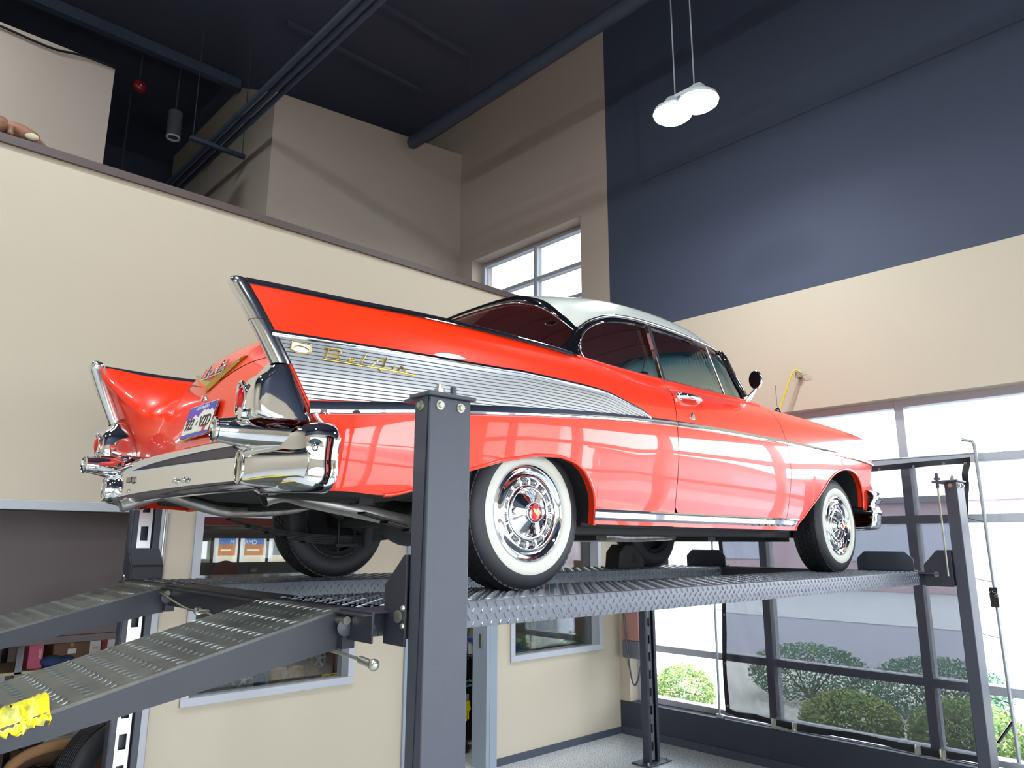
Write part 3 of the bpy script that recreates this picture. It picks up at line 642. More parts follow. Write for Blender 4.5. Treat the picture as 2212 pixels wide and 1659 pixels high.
for sd in (-1, 1):
    P2 = crs([(-1.105, .68), (-1.105, .775), (-1.075, .855), (-1.03, .905), (-.985, .920), (-.938, .920)], 22)
    path = []; sect = []
    for i, p in enumerate(P2):
        q = P2[min(i+1, 21)]-P2[max(i-1, 0)]; q = q/np.linalg.norm(q); path.append((p[0], sd*p[1], -q[1], sd*q[0]))
        t = i/21; e = max(0, (t-.90)/.10); sh = math.sqrt(max(0, 1-e*e*.86)); zc = .452
        s = [(-.20, .572), (-.11, .580), (-.05, .576), (-.03, .571), (-.012, .562), (.006, .545), (.014, .52), (.012, .495), (.006, .465), (.005, .435), (.009, .405), (.006, .378), (-.008, .354), (-.03, .342), (-.06, .34)]
        sect.append([(o, zc+(z-zc)*(1 if z > zc else 1)*(.82+.18*sh) if t > .9 else z) for o, z in s])
    G = sweep(path, sect); wg = MB().grid(G)
    wg.build('bumper_wing', CHROME, RB, smooth=60, thick=.004)
    # upper pod with round port
    pod = [(-1.255, .733, .529), (-1.20, .740, .529), (-1.13, .770, .528), (-1.06, .82, .524), (-1.0, .865, .518), (-.96, .885, .512)]
    pc = crs(pod, 16); rr_ = [float(np.interp(k, [0, 2, 6, 10, 15], [.036, .042, .056, .056, .035])) for k in range(16)]
    pd = MB().tube([(p[0], sd*p[1], p[2]) for p in pc], rr_, 24, cap=False).build('bumper_pod', CHROME, RB, smooth=60)
    ax = Vector((-1, -sd*.10, 0)).normalized(); o = Vector((-1.255, sd*.733, .529))
    MB().lathe(o, ax, [(.036, 0), (.041, .004), (.040, .010), (.034, .012), (.030, .006), (.028, -.004)], 28).build('port_ring', CHROME, RB, smooth=60)
    MB().lathe(o, ax, [(.029, .004), (.024, -.02), (.012, -.028), (0, -.03)], 24).build('port_bowl', mat('port_bowl_grey', (198, 196, 182), .35, metal=.3), RB, smooth=60)
    # lower guard with vertical oval face
    G = []
    for k, t in enumerate(np.linspace(0, 1, 12)):
        x = -1.172+.13*t; cy = .728+.085*t; rz = .050+.034*t**.7; ryy = .030+.085*t**.8
        G.append([(x, sd*cy+ryy*math.cos(a), .420+rz*math.sin(a)+(0.01*t)) for a in np.linspace(0, 2*pi, 25)[:-1]])
    gd = MB().grid(G, True).build('bumper_guard', CHROME, RB, smooth=60)
    rim = [(-1.173, sd*.728+.030*math.cos(a), .420+.050*math.sin(a)) for a in np.linspace(0, 2*pi, 29)]
    MB().tube(rim, .0045, 8, cap=False).build('guard_rim', CHROME, RB, smooth=60)
    MB().add([(-1.170, sd*.728+.028*math.cos(a), .420+.047*math.sin(a)) for a in np.linspace(0, 2*pi, 25)[:-1]], [tuple(range(24))]).build('guard_insert', mat('guard_insert_grey', (120, 114, 104), .4), RB)
    w_ = MB().box(-1.176, -1.170, sd*.728-.0035, sd*.728+.0035, .374, .435)
    for t in (-1, 1): w_.obox((-1.173, sd*.728+t*.010, .449), (.003, 0, 0), (0, .003, -t*.0012), (0, t*.011, .016))
    w_.build('guard_bars', mat('cream_enamel', (214, 204, 180), .4), RB)
    q = Vector((-1.02, sd*.925, .478)); MB().lathe(q, (-.35, sd, 0), [(.028, 0), (.026, .008), (.014, .010), (.012, .016), (0, .019)], 18).build('bumper_bolt', CHROME, RB, smooth=60)

# number plate
pT, pB = deck_xy(-.01, .735, .012), deck_xy(-.01, .600, .022)
pT = Vector((-1.038, -.03, .733)); pB = Vector((-1.074, -.03, .597))
M_ = frame((pT+pB)/2, (0, -1, 0), (pT-pB)); Hp = (pT-pB).length/2; Wp = .142
PL = mat('plate_white', (226, 228, 222), .35); PB = mat('plate_blue', (52, 62, 178), .35)
def fr(mb, M=M_): mb.v = [tuple(M @ Vector(p)) for p in mb.v]; return mb
pl = fr(MB().box(-Wp, Wp, -Hp, Hp, -.002, 0)).build('number_plate', PL, CAR, bevel=.001)
mt = [(-Wp, .028), (-.115, .022), (-.10, .034), (-.085, .024), (-.055, .044), (-.035, .036), (-.015, .030), (.01, .052), (.03, .062), (.045, .050), (.065, .058), (.085, .048), (.105, .056), (Wp, .036)]
mt = [(x, y-.014) for x, y in mt]
fr(MB().prism([(x, y, .0005) for x, y in mt] + [(Wp, Hp-.003, .0005), (-Wp, Hp-.003, .0005)], (0, 0, .0006))).build('plate_sky', PB, pl)
fr(MB().box(-Wp, Wp, -Hp+.002, -Hp+.014, .0005, .0011)).build('plate_foot', PB, pl)
fr(MB().box(.078, .106, -Hp+.012, -Hp+.036, .0012, .0018)).build('plate_sticker', mat('sticker_red', (206, 62, 52), .4), pl)
fr(MB().box(-.10, .07, -Hp+.016, -Hp+.022, .0005, .0008)).build('plate_band', mat('plate_cream', (214, 208, 160), .4), pl)
BLKT = mat('plate_black', (30, 32, 34), .4)
text_mesh('plate_number', '922', .068, BLKT, pl, M_ @ Matrix.Translation((-.082, -.014, .001)), sx=.82, bold=.0008)
text_mesh('plate_number', 'VZD', .068, BLKT, pl, M_ @ Matrix.Translation((.075, -.014, .001)), sx=.82, bold=.0008)
text_mesh('plate_state', 'COLORADO', .021, PL, pl, M_ @ Matrix.Translation((.0, Hp-.017, .0012)), sx=1.1)
fr(MB().ball((-.005, -.014, .001), .009, .011, .0012)).build('plate_seal', mat('seal_grey', (120, 124, 118), .5), pl)
for x_ in (-.09, .09): fr(MB().ball((x_, Hp-.010, .001), .005, .005, .003, 8, 5)).build('plate_screw', STEEL, pl)
fr(MB().box(-Wp-.004, Wp+.004, -Hp-.003, Hp+.003, -.006, -.003)).build('plate_backing', CHROME2, pl)

# boot script, V and lock
def stroke(mb, pts, M, r=.0035, h=.005):
    P = [M @ Vector((x, y, h)) for x, y in pts]; mb.tube(P, r, 6); return mb
G = []
for t in np.linspace(-1, 1, 41):
    y = -.245*t; z = .812+.092*abs(t)**1.12; wd = .023*(1-abs(t))**.65+.002
    a = deck_xy(y, z+wd, .006); b = deck_xy(y, z-wd*.9, .006); c = deck_xy(y, z, .016); d = deck_xy(y, z+wd, -.002); f = deck_xy(y, z-wd*.9, -.002)
    G.append([d, a, c, b, f])
MB().grid(G).build('boot_v_emblem', GOLD, CAR, smooth=40)
tipb = MB().prism([deck_xy(.012, .806, .010), deck_xy(-.012, .806, .010), deck_xy(0, .780, .008)], (.006, 0, 0)); tipb.build('v_emblem_tip', GOLD, CAR)
sc = MB(); cur = [[(0, .016), (-.012, .02), (-.02, .01), (-.02, -.006), (-.01, -.012), (.005, -.008)], [(.008, .026), (.006, -.008)], [(.006, .002), (.012, .006), (.016, .0), (.017, -.008)],
    [(.022, .0), (.030, .001), (.029, .006), (.023, .005), (.021, -.004), (.027, -.008), (.033, -.005)], [(.035, .006), (.039, -.007), (.044, .006)], [(.047, -.008), (.048, .004), (.055, .005)], [(.062, .006), (.057, .002), (.058, -.006), (.064, -.008), (.067, -.001), (.062, .006)],
    [(.071, -.006), (.078, .028), (.080, .026), (.073, -.006), (.078, -.009)], [(.081, .0), (.089, .001), (.088, .006), (.082, .005), (.080, -.004), (.086, -.008), (.093, -.004)], [(.100, .026), (.096, -.004), (.101, -.009), (.108, -.004)], [(.092, .012), (.108, .014)], [(-.012, -.013), (.05, -.014), (.10, -.013)]]
for cv in cur:
    P = [deck_xy(.125-(x+.02)*1.9, .876+y*1.5, .010) for x, y in cv]
    sc.tube(P, .0032, 6)
sc.build('boot_script', CHROME, CAR, smooth=60)
lk = deck_xy(0, .757); MB().lathe(lk, (-1, 0, .2), [(.014, -.01), (.014, .006), (.010, .010), (0, .012)], 16).lathe(lk+Vector((-.004, 0, 0)), (-1, 0, .2), [(.010, .006), (.012, .012), (0, .014)], 12).build('boot_lock', CHROME, CAR, smooth=50)

# side spears, sweep panel, rocker mouldings
z_sw = pchip([-1.16, -.69, -.25, -.118, .2, .374, .50, .58, .654, .70, .735], [.829, .840, .852, .858, .858, .852, .832, .815, .800, .782, .764])
z_sp = pchip([-1.05, -.9, -.644, -.39, .0, .5, .937, 1.87, 2.13, 3.0, 3.44, 3.52], [.580, .595, .625, .650, .688, .728, .752, .768, .770, .760, .748, .742])  # lower edge of the spear
w_sp = pchip([-1.05, -.6, 0, .7, .94, 3.4, 3.52], [.045, .044, .040, .034, .032, .024, .014])
for sd in (-1, 1):
    def spear(s0, s1, nm):
        G = []
        for s in np.linspace(s0, s1, max(8, int((s1-s0)/.03))):
            zl = z_sp(s); wv = w_sp(s)
            G.append([XP(s, zl, -.001, sd), XP(s, zl+.002, .005, sd), XP(s, zl+wv*.16, .010, sd), XP(s, zl+wv*.34, .0105, sd), XP(s, zl+wv*.42, .007, sd), XP(s, zl+wv*.75, .006, sd), XP(s, zl+wv*.97, .004, sd), XP(s, zl+wv, -.001, sd)])
        MB().grid(G).build(nm, CHROME, CAR, smooth=35)
    spear(-1.035, .941, 'side_spear'); spear(.946, 2.112, 'side_spear'); spear(2.118, 3.515, 'side_spear')
    # upper sweep moulding
    G = []
    for s in np.linspace(-1.165, .72, 70):
        zt = z_sw(s); wv = .020 if s < .4 else .020-.006*(s-.4)/.32
        dz = (z_sw(s+.005)-z_sw(s-.005))/.01; wv *= math.sqrt(1+dz*dz)
        G.append([XP(s, zt+wv*.5, -.001, sd), XP(s, zt+wv*.45, .006, sd), XP(s, zt, .009, sd), XP(s, zt-wv*.40, .006, sd), XP(s, zt-wv*.5, .004, sd)])
    MB().grid(G).build('sweep_moulding', CHROME, CAR, smooth=35)
    # ribbed aluminium sweep insert: each groove is a recessed dark line between raised ribs
    sw = MB(); gr = MB(); d = .0128; K = 20
    for k in range(K):
        A = []; B = []
        for s in np.linspace(-1.0, .74, 90):
            sx = s if s > -.9 else s
            top = z_sw(s)-.008-k*d; bot = top-d; lo = z_sp(s)+w_sp(s)-.002
            if top <= lo+.0005: top = lo
            bot = max(bot, lo)
            def Q(z, o):
                x = s
                if s < -.7: x = s+(xe_r(z)+.006+1.0)*((-.7-s)/.3)
                return (x, sd*(Y(x, z)+o), z)
            hh = top-bot; A.append([Q(top, .0025), Q(top-hh*.10, .0042), Q(bot+hh*.24, .0042), Q(bot+hh*.16, .0025)]); B.append([Q(bot+hh*.16, .0026), Q(bot, .0026)])
        a2 = [r for r in A if r[0][2]-r[-1][2] > .0008]; b2 = [r for r, q in zip(B, A) if q[0][2]-q[-1][2] > .0008 and r[0][2]-r[1][2] > .0008]
        if len(a2) > 1: sw.grid(a2)
        if len(b2) > 1: gr.grid(b2)
    sp_ = sw.build('sweep_insert', ALU, CAR, smooth=20, weld=False); gr.build('insert_grooves', mat('groove_dark', (52, 54, 62), .6), sp_, weld=False)
    # closing strip along the fin's trailing edge of the insert, chrome end
    MB().tube([XP(xe_r(z)+.012, z, .003, sd) for z in (.60, .575, .545)], .006, 6).build('spear_end', CHROME, CAR, smooth=60)
    # rocker moulding
    G = []
    for s in np.linspace(.335, 2.225, 60):
        e = min(1, (2.225-s)/.07); b = .285+(1-e)*.028
        G.append([XP(s, .334, -.001, sd), XP(s, .333, .008, sd), XP(s, .326, .013, sd), XP(s, .320, .009, sd), XP(s, b+.012, .012, sd), XP(s, b, .006, sd), XP(s, b-.001, -.01, sd)])
    MB().grid(G).build('rocker_moulding', CHROME, CAR, smooth=30)
    # door handle and lock
    h = Vector(XP(1.115, .925, .0, sd)); hb = MB()
    hb.tube([XP(1.015, .925, .002, sd), XP(1.035, .926, .022, sd), XP(1.08, .926, .036, sd), XP(1.15, .926, .036, sd), XP(1.20, .925, .022, sd), XP(1.215, .924, .004, sd)], [.013, .017, .014, .013, .012, .009], 12)
    hb.ball(XP(1.03, .925, .006, sd), .028, .012, .020).ball(XP(1.20, .924, .004, sd), .024, .01, .013)
    hb.build('door_handle', CHROME, CAR, smooth=60)
    l_ = Vector(XP(1.09, .822, 0, sd)); MB().lathe(l_, (0, sd, .15), [(.019, 0), (.018, .006), (.008, .009), (0, .007)], 16).build('door_lock', CHROME, CAR, smooth=40)

# gold script and crest on the sweep insert (both sides)
bel = [[(.016, .040), (.004, .000)], [(.004, .040), (.045, .042), (.052, .034), (.044, .024), (.018, .021), (.040, .018), (.046, .010), (.034, .001), (.0, -.001)], [(.0, -.001), (.06, -.001), (.12, -.002), (.17, -.003)],
       [(.074, .008), (.090, .010), (.092, .016), (.084, .019), (.076, .014), (.075, .005), (.084, .0)], [(.127, .040), (.110, .0)], [(.142, -.002), (.168, .030), (.176, .036), (.186, .036), (.196, .034)], [(.190, .040), (.180, .010), (.170, -.014), (.168, -.008), (.186, .008)],
       [(.17, -.003), (.205, -.004), (.24, -.005), (.285, -.009)], [(.217, .014), (.207, -.003)], [(.226, -.003), (.236, .016), (.245, .012), (.250, .0), (.256, -.006)]]
for sd in (-1, 1):
    sm = MB()
    for cv in bel:
        P = [XP(-1.0+ (x*1.22 if sd < 0 else .34-x*1.22), .768+y*.95+(.012*x), .0095, sd) for x, y in cv]
        sm.tube(P, .0028, 6)
    sm.build('side_script', GOLD, CAR, smooth=60)
    cx = -1.075 if sd < 0 else -.60
    def C(x, z, o=.006): return XP(cx+x, .792+z, o, sd)
    cpts = [(-.030, .014), (-.024, .019), (.026, .016), (.032, .018), (.033, -.008), (.018, -.016), (-.010, -.018), (-.033, -.008)]
    MB().prism([C(x, z) for x, z in cpts], (0, sd*.004, 0)).build('side_crest', WHITE, CAR)
    MB().tube([C(x, z, .010) for x, z in cpts + cpts[:1]], .0022, 6, cap=False).tube([C(-.026, -.004, .011), C(-.012, .006, .011), C(.012, .004, .011), C(.026, -.004, .011)], .0018, 5).build('crest_rim', GOLD, CAR, smooth=60)

# ------------------------------------------------------------------ greenhouse
RR = [
 [(1.945, .605, 1.362), (1.74, .655, 1.372), (1.42, .680, 1.378), (1.09, .685, 1.380), (.80, .680, 1.361), (.61, .678, 1.300), (.50, .674, 1.232)],
 [(1.955, .585, 1.382), (1.73, .63, 1.405), (1.41, .655, 1.416), (1.09, .657, 1.418), (.79, .655, 1.396), (.58, .660, 1.325), (.48, .662, 1.25)],
 [(1.955, .53, 1.410), (1.70, .57, 1.462), (1.39, .59, 1.480), (1.08, .59, 1.480), (.77, .59, 1.454), (.54, .61, 1.372), (.445, .632, 1.292)],
 [(1.945, .44, 1.435), (1.66, .45, 1.505), (1.36, .46, 1.522), (1.05, .46, 1.520), (.75, .46, 1.496), (.50, .505, 1.430), (.395, .565, 1.362)],
 [(1.915, .25, 1.462), (1.62, .26, 1.535), (1.32, .26, 1.553), (1.02, .26, 1.550), (.74, .27, 1.530), (.50, .30, 1.485), (.395, .36, 1.440)],
 [(1.900, 0, 1.472), (1.60, 0, 1.545), (1.30, 0, 1.563), (1.0, 0, 1.560), (.74, 0, 1.543), (.54, 0, 1.506), (.430, 0, 1.474)],
]
RG = surf(mirror_rows(RR), 48, 64)
MB().grid(RG).build('roof', WHITEP, CAR, smooth=60)
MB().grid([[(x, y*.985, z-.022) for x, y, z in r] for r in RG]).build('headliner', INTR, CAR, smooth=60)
hl = MB()
for x_ in (.75, 1.0, 1.25, 1.5, 1.75):   # headliner bows
    k = min(range(48), key=lambda i: abs(RG[i][32][0]-x_)); hl.tube([(p[0], p[1]*.97, p[2]-.026) for p in RG[k][4:-4]], .006, 6)
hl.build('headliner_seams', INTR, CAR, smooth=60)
drip = RR[0]; dc = crs(drip, 40)
for sd in (-1, 1):
    MB().tube([(p[0], sd*(p[1]+.004), p[2]-.004) for p in dc], .0065, 8).build('drip_moulding', CHROME, CAR, smooth=60)
    # black side band: C-pillar, glass surround, header rail
    outer = crs([(.30, .715, 1.062), (.41, .70, 1.15), (.50, .676, 1.228), (.61, .678, 1.294), (.80, .680, 1.355), (1.09, .685, 1.374), (1.42, .680, 1.372), (1.74, .655, 1.366), (1.935, .61, 1.358)], 60)
    inner = crs([(.50, .742, 1.046), (.462, .735, 1.075), (.458, .728, 1.12), (.495, .715, 1.19), (.60, .705, 1.262), (.76, .700, 1.312), (1.01, .698, 1.342), (1.50, .682, 1.347), (1.86, .635, 1.338)], 60)
    MB().grid([[(a[0], sd*a[1], a[2]), tuple((a+b)/2*np.array([1, sd, 1])+np.array([0, sd*.004, 0])), (b[0], sd*b[1], b[2]), (b[0], sd*(b[1]-.03), b[2])] for a, b in zip(outer, inner)]).build('side_pillar_band', BLKP, CAR, smooth=60)
    MB().tube([(p[0], sd*(p[1]+.003), p[2]) for p in inner[:34]], .0045, 8).build('glass_surround', CHROME, CAR, smooth=60)
    # side glass: quarter, door, vent
    sill = lambda x: 1.045
    top = lerp([p[0] for p in inner[12:]], [p[2] for p in inner[12:]]); topy = lerp([p[0] for p in inner[12:]], [p[1] for p in inner[12:]])
    def gl(x0, x1, nm, x1t=None, x0t=None):
        G = []
        for t in np.linspace(0, 1, 16):
            xb = x0+(x1-x0)*t; xt = (x0t or x0)+((x1t or x1)-(x0t or x0))*t
            if nm == 'quarter_glass' and t < .5:
                k = int(t*2*26); p = inner[3+k]
                G.append([(xb, sd*.722, 1.04), (p[0]+.002, sd*(p[1]-.010), p[2])])
            else: G.append([(xb, sd*.722, 1.04), (xt, sd*(topy(xt)-.010), top(xt))])
        MB().grid(G).build(nm, GLASSC, CAR)
    gl(.48, 1.125, 'quarter_glass', 1.035, .48); gl(1.14, 1.76, 'door_glass', 1.66, 1.05); gl(1.775, 1.93, 'vent_glass', 1.85, 1.675)
    MB().obox((1.080, sd*.722, 1.19), (.014, 0, 0), (0, .012, 0), (-.045, -sd*.012, .152)).build('window_division', RUB, CAR, bevel=.003)
    MB().obox((1.058, sd*.728, 1.19), (.003, 0, 0), (0, .010, 0), (-.045, -sd*.012, .152)).build('division_moulding', CHROME, CAR)
    MB().tube([(1.775, sd*.726, 1.042), (1.672, sd*.674, 1.345)], .007, 8).build('vent_division', CHROME, CAR, smooth=60)
    MB().tube(crs([(1.955, sd*.75, 1.05), (1.945, sd*.735, 1.10), (1.915, sd*.69, 1.22), (1.90, sd*.645, 1.345), (1.93, sd*.61, 1.37)], 12), [.020]*5+[.016]*7, 8).build('windscreen_pillar', BLKP, CAR, smooth=60)
    MB().tube(crs([(1.975, sd*.765, 1.045), (1.965, sd*.748, 1.10), (1.935, sd*.702, 1.22), (1.92, sd*.655, 1.345)], 10), .006, 8).build('pillar_moulding', CHROME, CAR, smooth=60)
    MB().tube([(x, sd*.752, 1.047) for x in np.linspace(.5, 1.96, 20)], .006, 8).build('sill_moulding', CHROME, CAR, smooth=60)
# rear window and its mouldings
hdr = [(.50, .670, 1.228), (.445, .632, 1.288), (.395, .565, 1.358), (.378, .46, 1.405), (.395, .36, 1.438), (.42, .18, 1.464), (.43, 0, 1.472)]
bas = [(.315, .705, 1.066), (.20, .675, 1.056), (.06, .60, 1.052), (-.04, .50, 1.052), (-.11, .36, 1.052), (-.155, .18, 1.054), (-.17, 0, 1.055)]
mid = [(.412+.015, .695, 1.145), (.335, .665, 1.17), (.255, .595, 1.20), (.20, .49, 1.225), (.165, .37, 1.24), (.145, .19, 1.25), (.14, 0, 1.255)]
full = lambda L: [(x, y, z) for x, y, z in L] + [(x, -y, z) for x, y, z in L[-2::-1]]
rows3 = [crs(full(q), 60) for q in (hdr, mid, bas)]
G = [[tuple(p) for p in crs([rows3[0][i], rows3[1][i], rows3[2][i]], 14)] for i in range(60)]
MB().grid(G).build('rear_window', GLASSC, CAR, smooth=60)
def strip(pts, inn, wd=.03, h=.008):
    G = []
    for p, q in zip(pts, inn):
        p = np.array(p); q = np.array(q); d = (q-p); d = d/(np.linalg.norm(d)+1e-9); G.append([tuple(p-d*.012), tuple(p+np.array([-h*.7, 0, h])), tuple(p+d*wd+np.array([-h*.5, 0, h*.8])), tuple(p+d*(wd+.006))])
    return MB().grid(G)
strip(rows3[0], rows3[1], .034, .010).build('rear_window_header', BLKP, CAR, smooth=50)
MB().tube([tuple(np.array(p)+np.array([-.008, 0, .002])) for p in [(np.array(a)*.78+np.array(b)*.22) for a, b in zip(rows3[0], rows3[1])]], .0035, 6).build('rear_window_bright', CHROME, CAR, smooth=60)
strip(rows3[2], rows3[1], .012, .008).build('rear_window_base', CHROME, CAR, smooth=50)
for sd in (-1, 1):
    e = 0 if sd > 0 else -1
    a = [rows3[0][e], (rows3[0][e]+rows3[1][e])/2+np.array([.0, 0, .0]), rows3[1][e], rows3[2][e]]
    MB().tube([(p[0], p[1], p[2]) for p in crs(a, 14)], .012, 8).build('rear_window_post', BLKP, CAR, smooth=60)
# windscreen
wt = [(1.925, .60, 1.358), (1.955, .53, 1.402), (1.95, .44, 1.427), (1.925, .25, 1.452), (1.91, 0, 1.462)]
wb = [(1.965, .745, 1.055), (2.13, .70, 1.055), (2.25, .55, 1.06), (2.36, .30, 1.07), (2.39, 0, 1.075)]
wm = [(1.935, .69, 1.20), (2.06, .645, 1.235), (2.13, .51, 1.25), (2.18, .28, 1.27), (2.19, 0, 1.28)]
r3 = [crs(full(q), 40) for q in (wt, wm, wb)]
MB().grid([[tuple(p) for p in crs([r3[0][i], r3[1][i], r3[2][i]], 12)] for i in range(40)]).build('windscreen', GLASSWS, CAR, smooth=60)
MB().tube([tuple(p) for p in r3[2]], .008, 6).build('windscreen_base_moulding', CHROME, CAR, smooth=60)
MB().tube([tuple(p) for p in r3[0]], .008, 6).build('windscreen_header_moulding', CHROME, CAR, smooth=60)

# hood, cowl, front face
HR = [
 [(1.95, .775, 1.045), (2.3, .80, 1.01), (2.7, .805, 1.0), (3.05, .80, .985), (3.3, .80, .965), (3.46, .80, .946), (3.53, .81, .92)],
 [(1.97, .755, 1.048), (2.3, .73, 1.02), (2.7, .72, 1.005), (3.05, .71, .99), (3.3, .70, .97), (3.47, .70, .955), (3.55, .71, .93)],
 [(2.13, .71, 1.05), (2.35, .64, 1.015), (2.7, .60, 1.0), (3.05, .59, .985), (3.3, .58, .965), (3.5, .58, .93), (3.56, .59, .89)],
 [(2.25, .56, 1.055), (2.42, .52, 1.025), (2.7, .48, 1.01), (3.05, .47, .995), (3.3, .46, .97), (3.52, .46, .90), (3.57, .46, .82)],
 [(2.36, .30, 1.065), (2.5, .28, 1.055), (2.75, .27, 1.045), (3.05, .26, 1.03), (3.3, .25, 1.0), (3.55, .25, .91), (3.60, .25, .80)],
 [(2.39, 0, 1.07), (2.5, 0, 1.063), (2.75, 0, 1.055), (3.05, 0, 1.04), (3.35, 0, 1.005), (3.58, 0, .92), (3.63, 0, .80)],
]
MB().grid(surf(mirror_rows(HR), 40, 60)).build('hood', REDP, CAR, smooth=50)
for sd in (-1, 1):
    MB().grid([[(x, sd*Y(x, ztop(x)), ztop(x)), (x, sd*(Y(x, ztop(x))*.5+.5*np.interp(x, [1.95, 2.3, 3.05, 3.46], [.775, .80, .80, .80])), ztop(x)+.006), (x, sd*float(np.interp(x, [1.95, 2.3, 2.7, 3.05, 3.3, 3.46], [.775, .80, .805, .80, .80, .80])), float(np.interp(x, [1.95, 2.3, 2.7, 3.05, 3.3, 3.46], [1.045, 1.01, 1.0, .985, .965, .946])))] for x in np.linspace(1.95, 3.46, 40)]).build('fender_top', REDP, CAR, smooth=60)
    # headlamp pod
    MB().lathe((3.40, sd*.72, .80), (1, 0, 0), [(.10, -.1), (.115, .0), (.12, .09), (.112, .11), (.098, .10), (.095, .06)], 28).build('headlamp_bezel', CHROME, CAR, smooth=50)
    MB().lathe((3.45, sd*.72, .80), (1, 0, 0), [(.096, .0), (.08, .03), (.05, .043), (0, .05)], 24).build('headlamp_lens', WHITE, CAR, smooth=50)
    MB().prism([(3.30, sd*.87, .42), (3.30, sd*.87, .90), (3.30, sd*.50, .90), (3.30, sd*.50, .42)], (.10, 0, 0)).build('front_valance_side', UNDER, CAR, bevel=.02)
MB().box(3.38, 3.44, -.58, .58, .56, .80).build('grille_shell', BLKP, CAR, bevel=.01)
gm = MB()
for k in range(7): gm.tube([(3.47, -.56, .60+k*.03), (3.49, 0, .60+k*.03), (3.47, .56, .60+k*.03)], .006, 6)
gm.build('grille_bars', CHROME, CAR, smooth=60)
path = []; sect = []
P2 = crs([(3.32, .915), (3.42, .918), (3.52, .90), (3.60, .83), (3.645, .70), (3.68, .4), (3.69, .0)], 40)
for i, p in enumerate(P2):
    q = P2[min(i+1, 39)]-P2[max(i-1, 0)]; q = q/np.linalg.norm(q); path.append((p[0], p[1], q[1]*-1, q[0])) 
pathR = [(x, -y, -nx if False else nx, -ny) for x, y, nx, ny in path]
s0 = [(-.05, .555), (-.02, .562), (.008, .545), (.030, .518), (.022, .495), (.0, .470), (-.004, .445), (.002, .425), (.014, .408), (.004, .385), (-.002, .35), (-.010, .31), (-.03, .285), (-.06, .285)]
for pt, nm in ((path, 1), (pathR, -1)):
    MB().grid(sweep(pt, [[(o*.9, z) for o, z in s0]]*40)).build('front_bumper', CHROME, CAR, smooth=60, thick=.004)
MB().box(2.30, 3.5, -.62, .62, .24, .42).build('front_undertray', UNDER, CAR)

# mirror, aerial
for sd in (-1,):
    MB().ball((1.90, sd*.862, 1.150), .014, .042, .058, 20, 12).build('door_mirror', CHROME, CAR, smooth=60)
    MB().add([(1.8838, sd*.862+.038*math.cos(a), 1.150+.054*math.sin(a)) for a in np.linspace(0, 2*pi, 25)[:-1]], [tuple(range(24))]).build('mirror_glass', BLKP, CAR)
    MB().tube([(1.88, sd*.80, 1.035), (1.885, sd*.83, 1.055), (1.90, sd*.858, 1.10)], [.022, .013, .009], 10).ball((1.90, sd*.79, 1.030), .055, .02, .01).build('mirror_arm', CHROME, CAR, smooth=60)
MB().lathe((2.43, -.72, 1.012), (0, 0, 1), [(.030, 0), (.028, .005), (.019, .010), (.022, .024), (.014, .045), (.007, .06), (0, .062)], 16).build('aerial_base', BLKP, CAR, smooth=50)
MB().tube([(2.43, -.72, 1.06), (2.425, -.72, 1.22)], [.0045, .003], 8).build('aerial_mast', CHROME, CAR, smooth=60)
MB().ball((2.425, -.72, 1.225), .005, .005, .006).build('aerial_tip', CHROME, CAR, smooth=60)

# interior
MB().box(.35, .62, -.66, .66, .55, 1.02).box(.55, 1.0, -.66, .66, .45, .70).build('rear_seat', SEATM, CAR, bevel=.04)
MB().box(1.25, 1.38, -.64, .64, .60, 1.06).box(1.36, 1.85, -.64, .64, .48, .70).build('front_seat', SEATM, CAR, bevel=.04)
MB().box(2.02, 2.22, -.66, .66, .80, 1.03).build('dashboard', mat('dashboard_cream', (196, 190, 170), .5), CAR, bevel=.03)
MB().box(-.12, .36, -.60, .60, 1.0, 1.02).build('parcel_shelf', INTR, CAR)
ring = [(1.84+.05*math.sin(a), .36+.2*math.cos(a), 1.02+.2*math.sin(a)) for a in np.linspace(0, 2*pi, 33)]
MB().tube(ring, .011, 8, cap=False).tube([(1.84, .36, 1.02), (2.05, .36, .93)], .02, 8).tube([(1.84, .16, 1.02), (1.84, .56, 1.02)], .009, 6).build('steering_wheel', BLKP, CAR, smooth=60)
MB().ball((1.90, -.02, 1.318), .012, .062, .026, 16, 8).build('rear_view_mirror', BLKP, CAR, smooth=60)
MB().tube([(1.91, -.02, 1.34), (1.93, -.03, 1.43)], .004, 6).build('mirror_stem', CHROME, CAR)
MB().ball((1.02, -.0, 1.510), .035, .045, .010, 16, 8).build('dome_lamp', CHROME, CAR, smooth=60)

